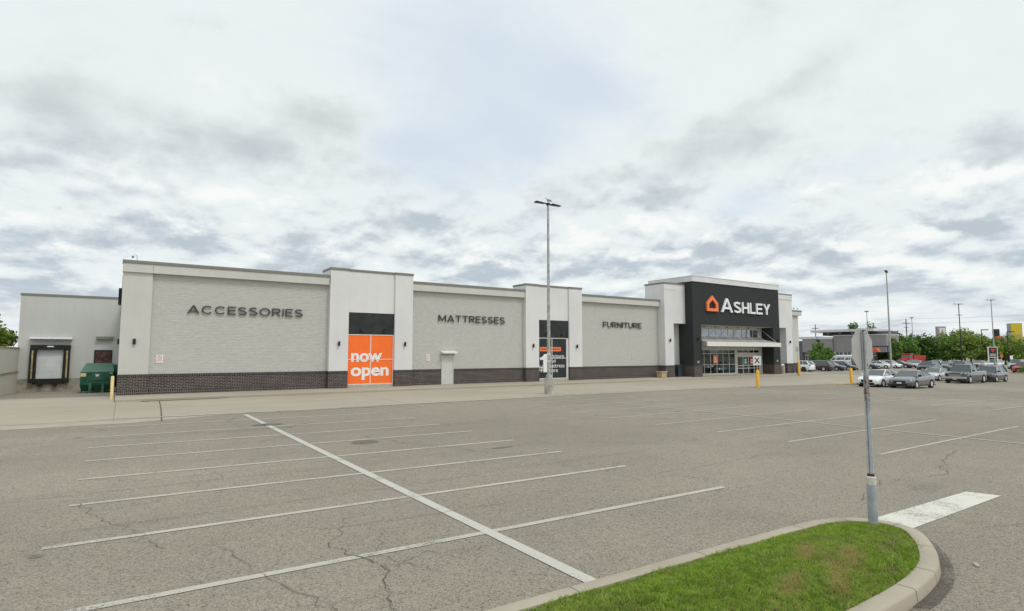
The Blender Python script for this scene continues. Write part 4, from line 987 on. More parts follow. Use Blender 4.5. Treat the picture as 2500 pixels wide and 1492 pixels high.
pt = thing('planter', 'tan square planter against the brick left of the tower', 'planter', (46.65, 41.25, .165))
MB().box(-.36, .36, -.36, .36, 0, .52).build('planter_body', 'planter', pt, .03); MB().box(-.42, .42, -.42, .42, .521, .66).build('planter_rim', 'planter', pt, .025); MB().box(-.33, .33, -.33, .33, .6, .668).build('soil', 'soil', pt)
bn = thing('litter_bin', 'dark blue-grey litter bin in the recess beside the tower', 'bin', (49.75, 41.75, .165))
MB().box(-.34, .34, -.34, .34, 0, .95).build('bin_body', 'bin_blue', bn, .02); MB().hexa([(-.36, -.36, .951), (.36, -.36, .951), (.36, .36, .951), (-.36, .36, .951), (-.28, -.28, 1.28), (.28, -.28, 1.28), (.28, .28, 1.28), (-.28, .28, 1.28)]).build('bin_hood', 'bin_blue', bn, .02)
MB().box(-.2, .2, -.357, -.345, 1.0, 1.16).build('bin_flap', 'trim', bn)
bn = thing('litter_bin', 'round pebble litter bin with white lid right of the tower', 'bin', (68.6, 41.2, .165))
MB().lathe([(.30, 0), (.32, .05), (.32, .9), (.30, .92)], n=18).build('bin_body', 'bin_tan', bn, 0, True); MB().lathe([(.33, .921), (.33, .96), (.30, 1.1), (.2, 1.18), (.02, 1.2)], n=18).build('bin_lid', 'sign_white', bn, 0, True); MB().box(-.16, .16, -.345, -.29, .98, 1.08).build('bin_mouth', 'black', bn)
nb = thing('newspaper_box', 'small blue box on the pavement by the far bollard', 'box', (71.2, 40.6, .165))
MB().box(-.2, .2, -.2, .2, .12, 1.0).build('box_body', 'blue_box', nb, .03); MB().box(-.17, .17, -.17, .17, 0, .119).build('box_base', 'trim', nb); MB().box(-.16, .16, -.212, -.201, .55, .92).build('box_window', 'car_glass', nb)

# ------------------------------------------------------------------ waste compactor and retaining wall
cp_ = thing('waste_compactor', 'dark green steel waste compactor container parked by the loading dock', 'dumpster', (-1.46, 58.5, zg(-1.46, 58.5)), 0)
z_ = lambda z: z - zg(-1.46, 58.5)
MB().hexa([(-1.0, .25, .12), (1.0, .25, .12), (1.0, 7.4, -.05), (-1.0, 7.4, -.05), (-1.11, 0, .62), (1.11, 0, .62), (1.04, 7.4, .62), (-1.04, 7.4, .62)]).hexa([(-1.11, 0, .622), (1.11, 0, .622), (1.04, 7.4, .622), (-1.04, 7.4, .622), (-1.10, 0, 1.70), (1.10, 0, 1.70), (1.02, 7.4, 2.26), (-1.02, 7.4, 2.26)]).build('container', 'green_steel', cp_, .03)
MB().hexa([(-1.13, -.04, 1.66), (1.13, -.04, 1.66), (1.05, 7.45, 2.24), (-1.05, 7.45, 2.24), (-1.10, 0.0, 1.73), (1.10, 0, 1.73), (1.02, 7.42, 2.30), (-1.02, 7.42, 2.30)]).build('sloping_lid', 'green_top', cp_)
MB().box(1.05, 1.36, 3.0, 6.8, .3, 2.2).build('hydraulic_box', 'green_steel', cp_, .03)
mb = MB()
for x in (-.42, .42): mb.box(x - .10, x + .10, -.12, .3, -.02, .82)
mb.box(-.3, .3, -.07, .0, .78, .86); mb.box(-1.15, -.98, -.15, 1.0, -.03, .12); mb.box(.98, 1.1, -.1, 1.0, -.03, .12)
mb.build('hook_frame', 'green_top', cp_, .01)
MB().box(-1.08, -.72, -.012, -.001, 1.33, 1.60).build('warning_sticker', 'pale_yellow', cp_)
MB().box(-.33, .30, -.012, -.001, 1.05, 1.58).build('logo_panel', 'green_top', cp_)
o = link_mesh('logo_letter', fit_text('W', -.12, .16, 1.28, 1.52, -.013, .004, .05), 'sign_white', cp_)
o = link_mesh('unit_number', fit_text('438', .84, 1.04, 1.52, 1.62, -.002, .006, .02), 'sign_white', cp_)
rw = thing('retaining_wall', 'tan block retaining wall beside the loading dock at the left edge', 'wall', (-8.0, 58, 0))
MB().box(-.2, .16, -13.6, 12.85, -1.3, 3.12).build('block_face', 'block_wall', rw); MB().box(-.25, .21, -13.65, 12.85, 3.123, 3.24).build('wall_cap', 'planter', rw, .01); MB().box(.161, .22, -13.6, 12.85, .95, 1.05).build('ledge', 'dock_base', rw)

# ------------------------------------------------------------------ stop sign in the foreground
zs0 = mound(9.41, 4.31)
sg = thing('stop_sign', 'back of an octagonal stop sign on a perforated post in the grass island', 'sign', (9.41, 4.31, 0))
MB().lathe([(.066, .05), (.066, .74)], n=24).build('base_sleeve', plain('blue_grey_sleeve', (.36, .39, .42), .55, .3, var=.2, scale=5, tint=(.33, .35, .37)), sg, 0, True)
MB().lathe([(.067, .741), (.067, .852), (.055, .862)], n=24).build('sleeve_collar', plain('white_collar', (.60, .58, .53), .7, var=.2, scale=12), sg, 0, True)
MB().lathe([(.050, .862), (.044, .90)], n=16).build('rusty_socket', 'rust', sg)
# perforated square tube: four perforated walls built with real holes
def perf_wall(mb, wdt, z0, z1, hole, pitch, place):
    n = int((z1 - z0)/pitch); hw = wdt/2; k = 8
    for i in range(n):
        za = z0 + i*pitch; zc = za + pitch/2; zb_ = za + pitch
        outer_ = [(hw, zc), (hw, zb_), (0, zb_), (-hw, zb_), (-hw, zc), (-hw, za), (0, za), (hw, za)]
        inn_ = [(hole*math.cos(j*math.pi/4), zc + hole*math.sin(j*math.pi/4)) for j in range(8)]
        for j in range(8):
            q = (j + 1) % 8; mb.quad(place(*outer_[j]), place(*outer_[q]), place(*inn_[q]), place(*inn_[j]))
mb = MB(); ph = .0285
for ca, sa in ((1, 0), (0, 1), (-1, 0), (0, -1)):
    perf_wall(mb, 2*ph, .88, 3.06, .0085, .0254, lambda u, z, ca=ca, sa=sa: (ca*ph - sa*u, sa*ph + ca*u, z))
mt, t, b = newmat('galvanised_post')
oc = t.add('ShaderNodeTexCoord').outputs['Object']; s3 = t.add('ShaderNodeSeparateXYZ'); t.l.new(oc, s3.inputs[0])
rb = t.math('MULTIPLY', t.ramp(s3.outputs[2], 1.75, 2.05), t.ramp(s3.outputs[2], 2.38, 2.33)); rb = t.math('MULTIPLY', rb, t.ramp(t.noise(oc, 24, 5, .7).outputs[0], .42, .56))
t.set(b.inputs['Base Color'], t.mix(t.math('MULTIPLY', rb, .85), t.mix(t.ramp(t.noise(oc, 9, 5).outputs[0], .3, .7), (.40, .43, .455), (.52, .55, .57)), (.16, .085, .04)))
b.inputs['Metallic'].default_value = .35; b.inputs['Roughness'].default_value = .5
mb.build('perforated_post', mt, sg)
MB().box(-.02, .02, -.02, .02, .89, 3.05).build('post_shade_core', 'black', sg)  # black core added inside the tube so its holes look shaded
mb = MB(); Rr = .345; oc8 = [(Rr*math.cos(R(22.5 + 45*k)), 2.76 + Rr*math.sin(R(22.5 + 45*k))) for k in range(8)]
mb.prism(oc8, 'y', ph + .004, ph + .008); mb.build('sign_plate', 'aluminium', sg)
mb = MB()
for z in (2.52, 3.0): mb.tube((0, -ph - .012, z), (0, ph + .012, z), .008, n=6)
mb.build('sign_bolt', 'black', sg)
mb = MB().lathe([(.045, 0), (.05, .02), (.035, .035), (.01, .04)], n=9); o = mb.build('litter_stone', 'sill'); o.location = (9.16, 2.99, .002); o.scale = (1.5, .55, .7); o.rotation_euler = (0, 0, .5)
tag(o, 'small pale piece of litter on the asphalt right of the island', 'litter')

# ------------------------------------------------------------------ lamp posts
def lamp_post(x, y, h, label, base=True, mat='pole', head=1.05, rz=0.0, mid=False, disc=False, zoff=None, r0=.115):
    z = zg(x, y) if zoff is None else zoff
    r = thing('lamp_post', label, 'street lamp', (x, y, z), rz, 'parking lot lamp posts')
    hb = 1.06 if base else 0.0
    if base:
        MB().lathe([(.30, -.1), (.30, hb - .03), (.27, hb)], n=16).build('concrete_base', 'concrete_block', r, 0, True)
        MB().box(-.19, .19, -.19, .19, hb, hb + .035).build('base_plate', 'galv', r); MB().box(-.14, .14, -.14, .14, hb + .035, hb + .22).build('base_cover', mat, r, .02)
    MB().tube((0, 0, hb), (0, 0, h), r0, r0*.56, n=12).build('pole', mat, r, 0, True)
    if disc:
        MB().lathe([(.12, h - .12), (.42, h + .02), (.45, h + .12), (.42, h + .17), (.02, h + .2)], n=16).build('lamp_head', mat, r, 0, True)
    else:
        MB().box(-.10, .10, -.09, .09, h - .12, h + .06).build('pole_cap', 'dark_pole', r, .02)
        for sgn in (1, -1):
            a, b_ = sorted((sgn*.30, sgn*head)); MB().hexa([(a, -.16, h - .06), (b_, -.13, h - .05), (b_, .13, h - .05), (a, .16, h - .06), (a, -.16, h + .04), (b_, -.13, h), (b_, .13, h), (a, .16, h + .04)]).build('lamp_head', 'dark_pole', r, .015)
            a, b_ = sorted((sgn*.08, sgn*.30)); MB().box(a, b_, -.035, .035, h - .045, h + .015).build('arm', 'dark_pole', r)
        if mid: MB().box(-.55, .55, -.1, .1, h - 2.2, h - 2.12).build('cross_arm', 'dark_pole', r)
    return r
lamp1 = lamp_post(23.5, 30.4, 12.75, 'tall grey lamp post on a concrete drum before the black window', r0=.125)
nt = thing('pole_notice', 'faded paper notice strapped to the near lamp post', 'sign', (23.5, 30.4, 2.35), R(-34)); MB().prism([(-.13, -.125), (.13, -.125), (.13, -.118), (-.13, -.118)], 'z', -.25, .35).build('notice_plate', 'far_white', nt); MB().prism([(-.09, -.131), (.09, -.131), (.09, -.126), (-.09, -.126)], 'z', -.12, .22).build('notice_print', 'faded_grey', nt)
lamp_post(76.9, 32.3, 12.8, 'tall grey lamp post rising behind the white sedan', rz=R(20))
lamp_post(134.6, 44.1, 12.5, 'black lamp post with double head and cross arm beyond the grey pickup', True, 'dark_pole', 1.0, R(-30), True)
lamp_post(131.8, 38.2, 12.7, 'grey lamp post right of the black one, above the red triangle sign', True, 'pole', .8, R(-35))
lamp_post(134.7, 60.9, 12.0, 'distant lamp with a flat disc head above the octagonal sign', False, 'pole', disc=True)
lamp_post(170, 66, 12.1, 'distant lamp with a disc head above the dark trees', False, 'pole', disc=True)
def street_arm(x, y, h, label):
    r = thing('street_light', label, 'street lamp', (x, y, zg(x, y)), R(-37), 'street lights beyond the trees'); MB().tube((0, 0, 0), (0, 0, h), .12, .09, n=8).build('pole', 'dark_pole', r); MB().box(0, 1.7, -.12, .12, h - .1, h + .12).build('lamp_head', 'dark_pole', r)
street_arm(182.2, 55.2, 8.9, 'single arm street light left of the black pylon sign'); street_arm(184.2, 50.6, 8.3, 'single arm street light left of the yellow pylon sign')
# gull on the near lamp
gu = thing('gull', 'white and grey gull standing on top of the near lamp post', 'bird', (23.5, 30.4, 12.81), R(150)); 
rings = []
for x, z, ry, rz_ in ((-.30, .10, .012, .008), (-.2, .12, .04, .03), (-.1, .15, .075, .075), (.0, .18, .085, .09), (.07, .22, .07, .08), (.11, .28, .04, .045), (.13, .33, .038, .042), (.16, .345, .035, .035), (.19, .345, .018, .018)):
    rings.append([(x, ry*math.cos(a), z + rz_*math.sin(a)) for a in [2*math.pi*k/12 for k in range(12)]])
MB().loft(rings).build('body', 'bird_white', gu, 0, 'all')
for s_ in (1, -1):
    MB().loft([[(x, s_*(.075 + .015*math.cos(a)), z + h_*math.sin(a)) for a in [2*math.pi*k/8 for k in range(8)]] for x, z, h_ in ((-.27, .12, .01), (-.12, .17, .045), (.03, .21, .05), (.07, .22, .015))]).build('wing', 'bird_grey', gu, 0, 'all')
    MB().tube((.0, s_*.03, 0), (.0, s_*.03, .12), .008, n=6).build('leg', 'sign_orange', gu)
MB().tube((.185, 0, .343), (.245, 0, .335), .013, .003, n=6).build('beak', 'sign_yellow', gu)

# ------------------------------------------------------------------ vehicles
KIND = {
 'sedan': dict(L=4.75, W=1.84, H=1.46, wb=(.19, .79), r=.33, top=[(0, .66), (.03, .78), (.10, .86), (.25, .97), (.5, .99), (.86, 1.07), (.97, 1.06), (1, .9)], gh=(.245, .425, .66, .89), belt=.97),
 'suv': dict(L=4.75, W=1.92, H=1.75, wb=(.19, .79), r=.37, top=[(0, .78), (.03, .92), (.08, 1.0), (.25, 1.10), (.5, 1.12), (.9, 1.14), (.98, 1.12), (1, .95)], gh=(.25, .37, .87, .975), belt=1.10),
 'hatch': dict(L=4.4, W=1.82, H=1.58, wb=(.19, .80), r=.33, top=[(0, .66), (.03, .76), (.1, .86), (.25, .99), (.5, 1.0), (.9, 1.04), (.98, 1.02), (1, .85)], gh=(.24, .40, .80, .97), belt=.99),
 'pickup': dict(L=5.85, W=2.02, H=1.93, wb=(.17, .80), r=.41, top=[(0, .98), (.02, 1.12), (.08, 1.18), (.24, 1.24), (.5, 1.25), (.62, 1.25), (.98, 1.25), (1, 1.2)], gh=(.25, .345, .575, .61), belt=1.22),
 'van': dict(L=5.6, W=2.02, H=1.98, wb=(.16, .80), r=.37, top=[(0, .85), (.02, 1.0), (.06, 1.15), (.14, 1.4), (.5, 1.46), (.9, 1.46), (.985, 1.46), (1, 1.2)], gh=(.13, .21, .955, .985), belt=1.46, cap=.75)}
def lerp_tab(tab, f):
    for (a, va), (b, vb) in zip(tab, tab[1:]):
        if f <= b: return va + (vb - va)*(f - a)/(b - a)
    return tab[-1][1]
def beam(mb, p, q, s_):
    p, q = Vector(p), Vector(q); mb.tube(p, q, s_, n=6)
def vehicle(kind, col, x, y, heading, label, name='parked_car', cat='car', group='cars in the parking lot', rim='rim', dark_low=False, z=None, metal=.3, lamp_front=True, scale=1.0):
    k = KIND[kind]; L, W, H = k['L'], k['W'], k['H']; hw = W/2; r_ = k['r']; belt = k['belt']
    root = thing(name, label, cat, (x, y, zg(x, y) if z is None else z), R(heading), group); root.scale = (scale,)*3
    pm = paint(name + '_paint', col, metal)
    X = lambda f: L/2 - f*L
    rings = []
    for f in (0, .015, .04, .08, .14, .2, .26, .34, .45, .58, .7, .8, .87, .93, .97, .99, 1.0):
        zt = lerp_tab(k['top'], f); e = min(1, (f/.06)**.5 if f < .06 else 1); e2 = min(1, ((1 - f)/.05)**.5 if f > .95 else 1)
        w_ = hw*(.74 + .26*e)*(.84 + .16*e2); zb_ = .20 + (.10*(1 - e)) + .14*(1 - e2); zm = zb_ + (zt - zb_)*.55
        half = [(w_*.90, zb_), (w_*.985, zb_ + .10), (w_, zm), (w_*.975, zt - (zt - zm)*.28), (w_*.90, zt - .02), (w_*.60, zt + .015)]
        rings.append([(X(f), yy, zz) for yy, zz in half] + [(X(f), -yy, zz) for yy, zz in reversed(half)])
    body = MB().loft(rings).build('body', pm, root, 0, 'all')
    if kind == 'pickup': MB().box(X(.985), X(.625), -hw*.78, hw*.78, 1.262, 1.275).build('bed_liner', 'trim', root)
    fa, fb, fc, fd = k['gh']; bw, rw_ = hw*.90, hw*.70
    A0, A1 = (X(fa), bw, belt), (X(fb), rw_, H - .03); C0, C1 = (X(fd), bw*.95, belt), (X(fc), rw_*.97, H - .035)
    mir = lambda p: (p[0], -p[1], p[2])
    def panel(nm, mat, a, b, c, d, off):
        a, b, c, d = map(Vector, (a, b, c, d)); n = (b - a).cross(d - a).normalized()*off
        MB().hexa([a, b, c, d, a + n, b + n, c + n, d + n]).build(nm, mat, root)
    panel('windshield', 'car_glass', A0, A1, mir(A1), mir(A0), .01); panel('rear_window', 'car_glass', mir(C0), mir(C1), C1, C0, .01)
    panel('side_window', 'car_glass', A0, C0, C1, A1, .012); panel('side_window', 'car_glass', mir(A0), mir(A1), mir(C1), mir(C0), .012)
    rf = MB(); n = 7
    rr = []
    for i in range(n):
        u = i/(n - 1); xx = X(fb)*(1 - u) + X(fc)*u; zz = H - .03 + .035*math.sin(math.pi*min(1, u + .12)*.9); ww = rw_*(1.03)
        rr.append([(xx, ww, zz - .045), (xx, ww, zz - .01), (xx, ww*.8, zz + .015), (xx, -ww*.8, zz + .015), (xx, -ww, zz - .01), (xx, -ww, zz - .045)])
    rf.loft(rr)
    for m_ in (lambda p: p, mir):
        beam(rf, m_(A0), m_(A1), .04); beam(rf, m_(C0), m_(C1), .05 if kind in ('sedan', 'pickup') else .09)
        for fm in ((.5,) if kind in ('sedan', 'hatch', 'pickup') else (.40, .72)):
            pb = Vector(A0).lerp(Vector(C0), fm); pt_ = Vector(A1).lerp(Vector(C1), fm); beam(rf, m_(pb), m_(pt_), .035)
    if k.get('cap'):
        cr = [(X(f), w_, h_) for f, w_, h_ in ((.20, .62, .10), (.24, .70, .30), (.34, .72, .46), (.6, .72, .5), (.9, .72, .48), (.955, .68, .34), (.965, .66, .05))]
        rf.loft([[(a, w_*hw, H - .04), (a, w_*hw*.99, H - .04 + h_*.7), (a, w_*hw*.8, H - .04 + h_), (a, -w_*hw*.8, H - .04 + h_), (a, -w_*hw*.99, H - .04 + h_*.7), (a, -w_*hw, H - .04)] for a, w_, h_ in cr])
        for m_ in (lambda p: p, mir):
            for fm in (.2, .55, .93): beam(rf, m_(Vector(A0).lerp(Vector(C0), fm)), m_(Vector(A1).lerp(Vector(C1), fm)), .10)
    rf.build('roof', pm, root, 0, True)
    low = MB().box(X(.985), X(.012), -hw*.93, hw*.93, .19, .29)
    for f in k['wb']:
        for s_ in (1, -1): low.tube((X(f), s_*(hw - .10), r_), (X(f), s_*(hw + .004), r_), r_ + .065, n=20)
    low.box(X(.82), X(.16), -hw*1.005, -hw*.9, .20, .27).box(X(.82), X(.16), hw*.9, hw*1.005, .20, .27)
    low.build('underbody', 'trim', root)
    for f in k['wb']:
        for s_ in (1, -1):
            ty = MB().tube((X(f), s_*(hw - .20), r_), (X(f), s_*(hw + .015), r_), r_, n=22).build('tyre', 'tyre', root)
            MB().tube((X(f), s_*(hw + .0), r_), (X(f), s_*(hw + .022), r_), r_*.66, r_*.60, n=18).build('rim', rim, ty)
    zf = lerp_tab(k['top'], .02)
    gr_h = (.16 if kind != 'pickup' else .34); MB().box(X(.012), X(-.004), -hw*.50, hw*.50, zf - .22 - gr_h*.5, zf - .10).build('grille', 'chrome' if kind == 'pickup' else 'trim', root, .01)
    MB().box(X(.02), X(-.005), -hw*.62, hw*.62, .26, .40).build('lower_grille', 'trim', root, .01)
    if kind == 'pickup':
        MB().box(X(.02), X(-.014), -hw*.97, hw*.97, .50, .70).build('bumper', 'chrome', root, .03)
        mb = MB()
        for zz in (.84, .95, 1.03): mb.box(X(.0), X(-.008), -hw*.48, hw*.48, zz - .025, zz + .025)
        mb.build('grille_bars', 'trim', root)
    MB().box(X(0), X(-.009), -.18, .18, .42, .53).build('number_plate', 'plate', root)
    for s_ in (1, -1):
        y0, y1 = sorted((s_*hw*.52, s_*hw*.90)); MB().hexa([(X(.06), y0, zf - .16), (X(.055), y1, zf - .14), (X(.03) , y1, zf - .14), (X(.0), y0, zf - .16), (X(.06), y0, zf - .03), (X(.07), y1, zf - .01), (X(.032), y1, zf - .03), (X(.004), y0, zf - .05)] if s_ > 0 else [(X(.055), y0, zf - .14), (X(.06), y1, zf - .16), (X(.0), y1, zf - .16), (X(.03), y0, zf - .14), (X(.07), y0, zf - .01), (X(.06), y1, zf - .03), (X(.004), y1, zf - .05), (X(.032), y0, zf - .03)]).build('headlight', 'headlamp', root)
        zr = lerp_tab(k['top'], .97); y0, y1 = sorted((s_*hw*.62, s_*hw*.93)); MB().box(X(1.002), X(.955), y0, y1, zr - .22, zr - .06).build('taillight', 'taillamp', root, .015)
        mx_ = X(fa) - .22; MB().box(mx_ - .09, mx_ + .06, *sorted((s_*(hw - .04), s_*(hw + .17))), belt + .02, belt + .17).build('wing_mirror', 'trim' if col[0] < .4 else pm, root, .03)
    return root
W_ = (.82, .83, .84)
vehicle('sedan', W_, 55.3, 24.2, 180, 'white sedan parked facing us behind the perforated sign post', metal=0)
vehicle('sedan', (.17, .172, .185), 55.4, 21.75, 180, 'dark grey sedan in front of the white sedan', metal=.75)
vehicle('sedan', (.52, .53, .56), 78.1, 28.2, 180, 'silver sedan parked between the grey sedan and the pickup', metal=.6)
vehicle('pickup', (.05, .056, .062), 73.7, 23.9, 180, 'dark grey crew cab pickup with chrome grille and bumper', cat='pickup', name='pickup_truck', metal=.8)
vehicle('suv', (.045, .048, .062), 80.8, 23.9, 180, 'dark grey compact SUV parked right behind the pickup', metal=.8)
vehicle('suv', (.035, .042, .065), 106.5, 39.3, 180, 'dark blue SUV behind the silver sedan, its roof showing above', metal=.4)
vehicle('suv', (.07, .08, .10), 107.6, 35.4, 180, 'blue-grey SUV behind the pickup hood', metal=.4)
vehicle('suv', W_, 92.3, 52.6, 90, 'white SUV with its tail towards us beside the store end', rim='dark_rim', metal=0)
vehicle('suv', (.06, .048, .047), 97.6, 52.2, 90, 'brown-grey SUV beside the white SUV, tail towards us', metal=.4)
vehicle('sedan', (.035, .038, .045), 101.6, 52.2, -90, 'black sedan right of the brown-grey SUV', metal=.3)
vehicle('hatch', (.025, .028, .034), 105.4, 52.0, -90, 'black hatchback half hidden behind the octagonal sign', metal=.3)
vehicle('van', (.72, .73, .72), 116.3, 57.2, 90, 'tall white van standing behind the black sedan', name='parked_van', cat='van', metal=0, z=-.1)
vehicle('suv', (.02, .022, .03), 109.6, 50.4, -90, 'black off-road SUV just right of the octagonal sign', metal=.2)
vehicle('sedan', W_, 121.8, 53.2, -90, 'white sedan left of the lamp post, nose towards us', metal=0)
vehicle('hatch', W_, 126.0, 53.3, -90, 'white hatchback right behind the grey lamp post', metal=0)
vehicle('sedan', (.03, .032, .038), 130.2, 53.2, -90, 'black sedan at the end of the row by the red dump truck', metal=.2)
vehicle('suv', W_, 143, 41.6, 180, 'white SUV below the red triangle sign', metal=0)
vehicle('suv', (.55, .57, .58), 141.4, 37.6, 180, 'silver SUV with dark nose right of the triangle sign', metal=.3)
vehicle('suv', (.42, .02, .018), 119.5, 31.0, 180, 'red car cut by the right edge of the picture', metal=.1)
far = [(150, 58.5, .6, 'silver car under the trees left of the black lamp'), (156, 56, .05, 'dark car under the trees behind the black lamp'), (149, 50, .72, 'white car under the trees right of the black lamp'), (150, 46.2, .3, 'grey car under the trees left of the triangle sign'), (154, 38.6, .08, 'dark car at the far right behind the silver SUV'), (152, 34.3, .35, 'grey car at the right edge behind the silver SUV'), (139, 33.4, .25, 'blue-grey car at the right edge behind the red car'), (132, 47.2, .8, 'white car just left of the black lamp post base'), (133, 51.0, .55, 'pale silver car behind the dark blue SUV'), (134, 34.8, .85, 'bright white car right of the silver SUV'), (126, 43.6, .12, 'charcoal car in front of the white car near the black lamp')]
for x, y, c, lb in far: vehicle('sedan' if c != .08 else 'suv', (c*.8, c*.81, c*.83), x, y, 180, lb, metal=.2)
# red dump truck
dt = thing('dump_truck', 'red dump truck with boxy cab parked before the dark trees', 'truck', (152.3, 59.9, zg(152, 60)), R(168)); dt.scale = (.88,)*3; rp = M['red']
MB().hexa([(2.0, -.85, .9), (4.1, -.75, .9), (4.1, .75, .9), (2.0, .85, .9), (2.0, -.85, 2.0), (4.0, -.7, 1.8), (4.0, .7, 1.8), (2.0, .85, 2.0)]).build('hood', rp, dt, .06)
MB().box(.5, 1.98, -1.2, 1.2, .9, 2.1).box(.55, 1.7, -1.15, 1.15, 2.85, 3.05).build('cab', rp, dt, .05)
MB().hexa([(.6, -1.1, 2.1), (1.9, -1.1, 2.1), (1.9, 1.1, 2.1), (.6, 1.1, 2.1), (.62, -1.08, 2.85), (1.65, -1.08, 2.85), (1.65, 1.08, 2.85), (.62, 1.08, 2.85)]).build('cab_glass', 'car_glass', dt)
MB().hexa([(-4.2, -1.15, 1.25), (.3, -1.15, 1.25), (.3, 1.15, 1.25), (-4.2, 1.15, 1.25), (-4.5, -1.25, 2.7), (.3, -1.25, 2.9), (.3, 1.25, 2.9), (-4.5, 1.25, 2.7)]).box(.3, 1.6, -1.2, 1.2, 3.06, 3.3).build('dump_box', rp, dt, .04)
MB().box(-4.0, 3.9, -.5, .5, .7, 1.0).build('chassis', 'trim', dt); MB().box(4.11, 4.3, -1.15, 1.15, .55, .85).build('bumper', 'chrome', dt, .03); MB().box(4.0, 4.12, -.55, .55, 1.0, 1.7).build('grille', 'chrome', dt)
for s_ in (1, -1): MB().box(4.02, 4.14, *sorted((s_*.7, s_*1.05)), 1.0, 1.3).build('headlight', 'headlamp', dt, .02); MB().hexa([(2.3, *([s_*.9][0:1]), .9), (3.9, s_*.9, .9), (3.9, s_*1.2, .9), (2.3, s_*1.2, .9), (2.5, s_*.9, 1.35), (3.7, s_*.9, 1.35), (3.7, s_*1.2, 1.35), (2.5, s_*1.2, 1.35)]).build('fender', rp, dt, .03)
for x in (3.1, -2.0, -3.3):
    for s_ in (1, -1):
        ty = MB().tube((x, s_*.75, .52), (x, s_*1.2, .52), .52, n=20).build('tyre', 'tyre', dt); MB().tube((x, s_*1.19, .52), (x, s_*1.22, .52), .28, n=14).build('rim', 'rim', ty)

# ------------------------------------------------------------------ far grey building
FB = thing('grey_building', 'low grey panelled building with oversailing flat roof behind the cars', 'building', (150, 75, zg(150, 75)))
def fbp(o): o.parent = FB; o.matrix_parent_inverse = Matrix.Translation(-Vector(FB.location)); return o
fx = 150.0
def fb(nm, mt, x0, x1, y0, y1, z0, z1, bv=0): return fbp(MB().box(x0, x1, y0, y1, z0, z1).build(nm, mt, None, bv))
fb('wall', 'far_grey', fx, fx + 7, 76.3, 79.5, 2.9, 6.2); fb('wall', 'far_grey', fx - .3, fx + 7, 80.3, 84.0, 2.9, 6.3)
fb('wall', 'far_grey', fx + .4, fx + 7, 64, 76.3, 2.9, 7.0); fb('wall', 'far_dark', fx + .5, fx + 7, 79.5, 80.3, -.5, 6.1); fb('wall', 'far_dark', fx - .2, fx + 7, 84.0, 86, -.5, 5.9)
fb('plinth', 'far_grey', fx + .1, fx + 7, 64, 84, -.5, .75)
fb('parapet', 'far_white', fx - .45, fx + 7, 80.2, 84.8, 6.32, 6.95, .02); fb('parapet', 'far_white', fx - .15, fx + 7, 76.2, 80.19, 6.22, 6.80, .02); fb('parapet', 'far_white', fx + .3, fx + 7, 64, 76.19, 7.02, 7.2)
fb('upper_storey', 'far_dark', fx + 2.5, fx + 7, 64, 80.0, 7.2, 8.0); fb('roof_slab', 'far_white', fx - .5, fx + 7.5, 66.3, 81.6, 8.0, 8.6, .02)
for k in range(4): fbp(MB().lathe([(.3, 0), (.34, .1), (.2, .2)], (fx + 1.4, 78 - 3*k, 7.6), 12).build('soffit_light', 'sign_white', None))
for y0, y1, nw in ((80.5, 83.7, 2), (76.6, 79.3, 2), (66, 75.8, 5)):
    for k in range(nw):
        a = y0 + (y1 - y0)*k/nw + .12; b_ = y0 + (y1 - y0)*(k + 1)/nw - .12
        wd = fb('window', 'far_glass', fx + .25, fx + .5, a, b_, .76, 2.89)
        fr = MB().box(fx + .15, fx + .24, a - .1, a, .76, 2.89).box(fx + .15, fx + .24, b_, b_ + .1, .76, 2.89).box(fx + .17, fx + .24, (a + b_)/2 - .05, (a + b_)/2 + .05, .76, 2.89).box(fx + .18, fx + .24, a, b_, 2.05, 2.15).build('window_frame', 'far_white')
        fr.parent = wd; fr.matrix_parent_inverse = Matrix.Identity(4)
kk = thing('order_canopy', 'small drive-through shelter with orange-red awning beyond the octagonal sign', 'shelter', (144.0, 66.1, -.3), R(10))
MB().box(-.6, .6, -1.3, 1.3, 0, 4.6).build('pillar', 'far_grey', kk); MB().box(-.7, .7, -1.5, .6, 4.7, 6.0).build('sign_box', 'far_white', kk); MB().box(-.78, -.71, -1.2, .3, 4.9, 5.6).build('sign_face', 'faded_grey', kk)
MB().prism([(-3.2, 3.3), (-1.2, 3.2), (-1.2, 4.4), (-2.6, 4.3)], 'x', -1.0, 1.0).build('awning', 'sign_orange', kk); mb = MB()
for k in range(2): mb.tube((0, -2.6 - 2.2*k, 0), (0, -2.6 - 2.2*k, 4.42), .12, n=8)
mb.box(-.15, .15, -5.2, -1.301, 4.4, 4.62); mb.build('frame', 'dark_pole', kk)

# ------------------------------------------------------------------ pylon signs, far signs
def at(px_lat, fwd):                                          # plan position from (lateral, forward) metres of the survey
    return (.5603*fwd + .8283*px_lat, .8283*fwd - .5603*px_lat)
FACE = R(-34)
x, y = at(124.6, 168); pg = thing('pylon_sign', 'tall grey pylon sign with faded red triangle and leaf above the trees', 'sign', (x, y, -.5), FACE)
MB().box(-.5, .5, -.3, .3, 0, 7).build('pylon_column', 'pylon', pg); MB().box(-1.25, 1.25, -.45, .45, 7, 10.9).build('pylon_head', 'pylon', pg, .06); MB().box(-.75, 1.0, -.48, -.451, 7.3, 10.4).build('sign_face', 'sign_white', pg)
MB().prism([(-.45, 9.35), (.70, 9.35), (.125, 7.6)], 'y', -.51, -.485).build('triangle_mark', 'pink', pg); MB().prism([(.0, 9.4), (.25, 9.4), (.45, 9.75), (.2, 9.75), (.125, 10.15), (.05, 9.75), (-.2, 9.75)], 'y', -.51, -.485).build('leaf_mark', 'faded_grey', pg)
x, y = at(86.2, 104); tg = thing('triangle_sign', 'black board with red triangle and leaf in a white frame on two posts', 'sign', (x, y, zg(x, y)), FACE)
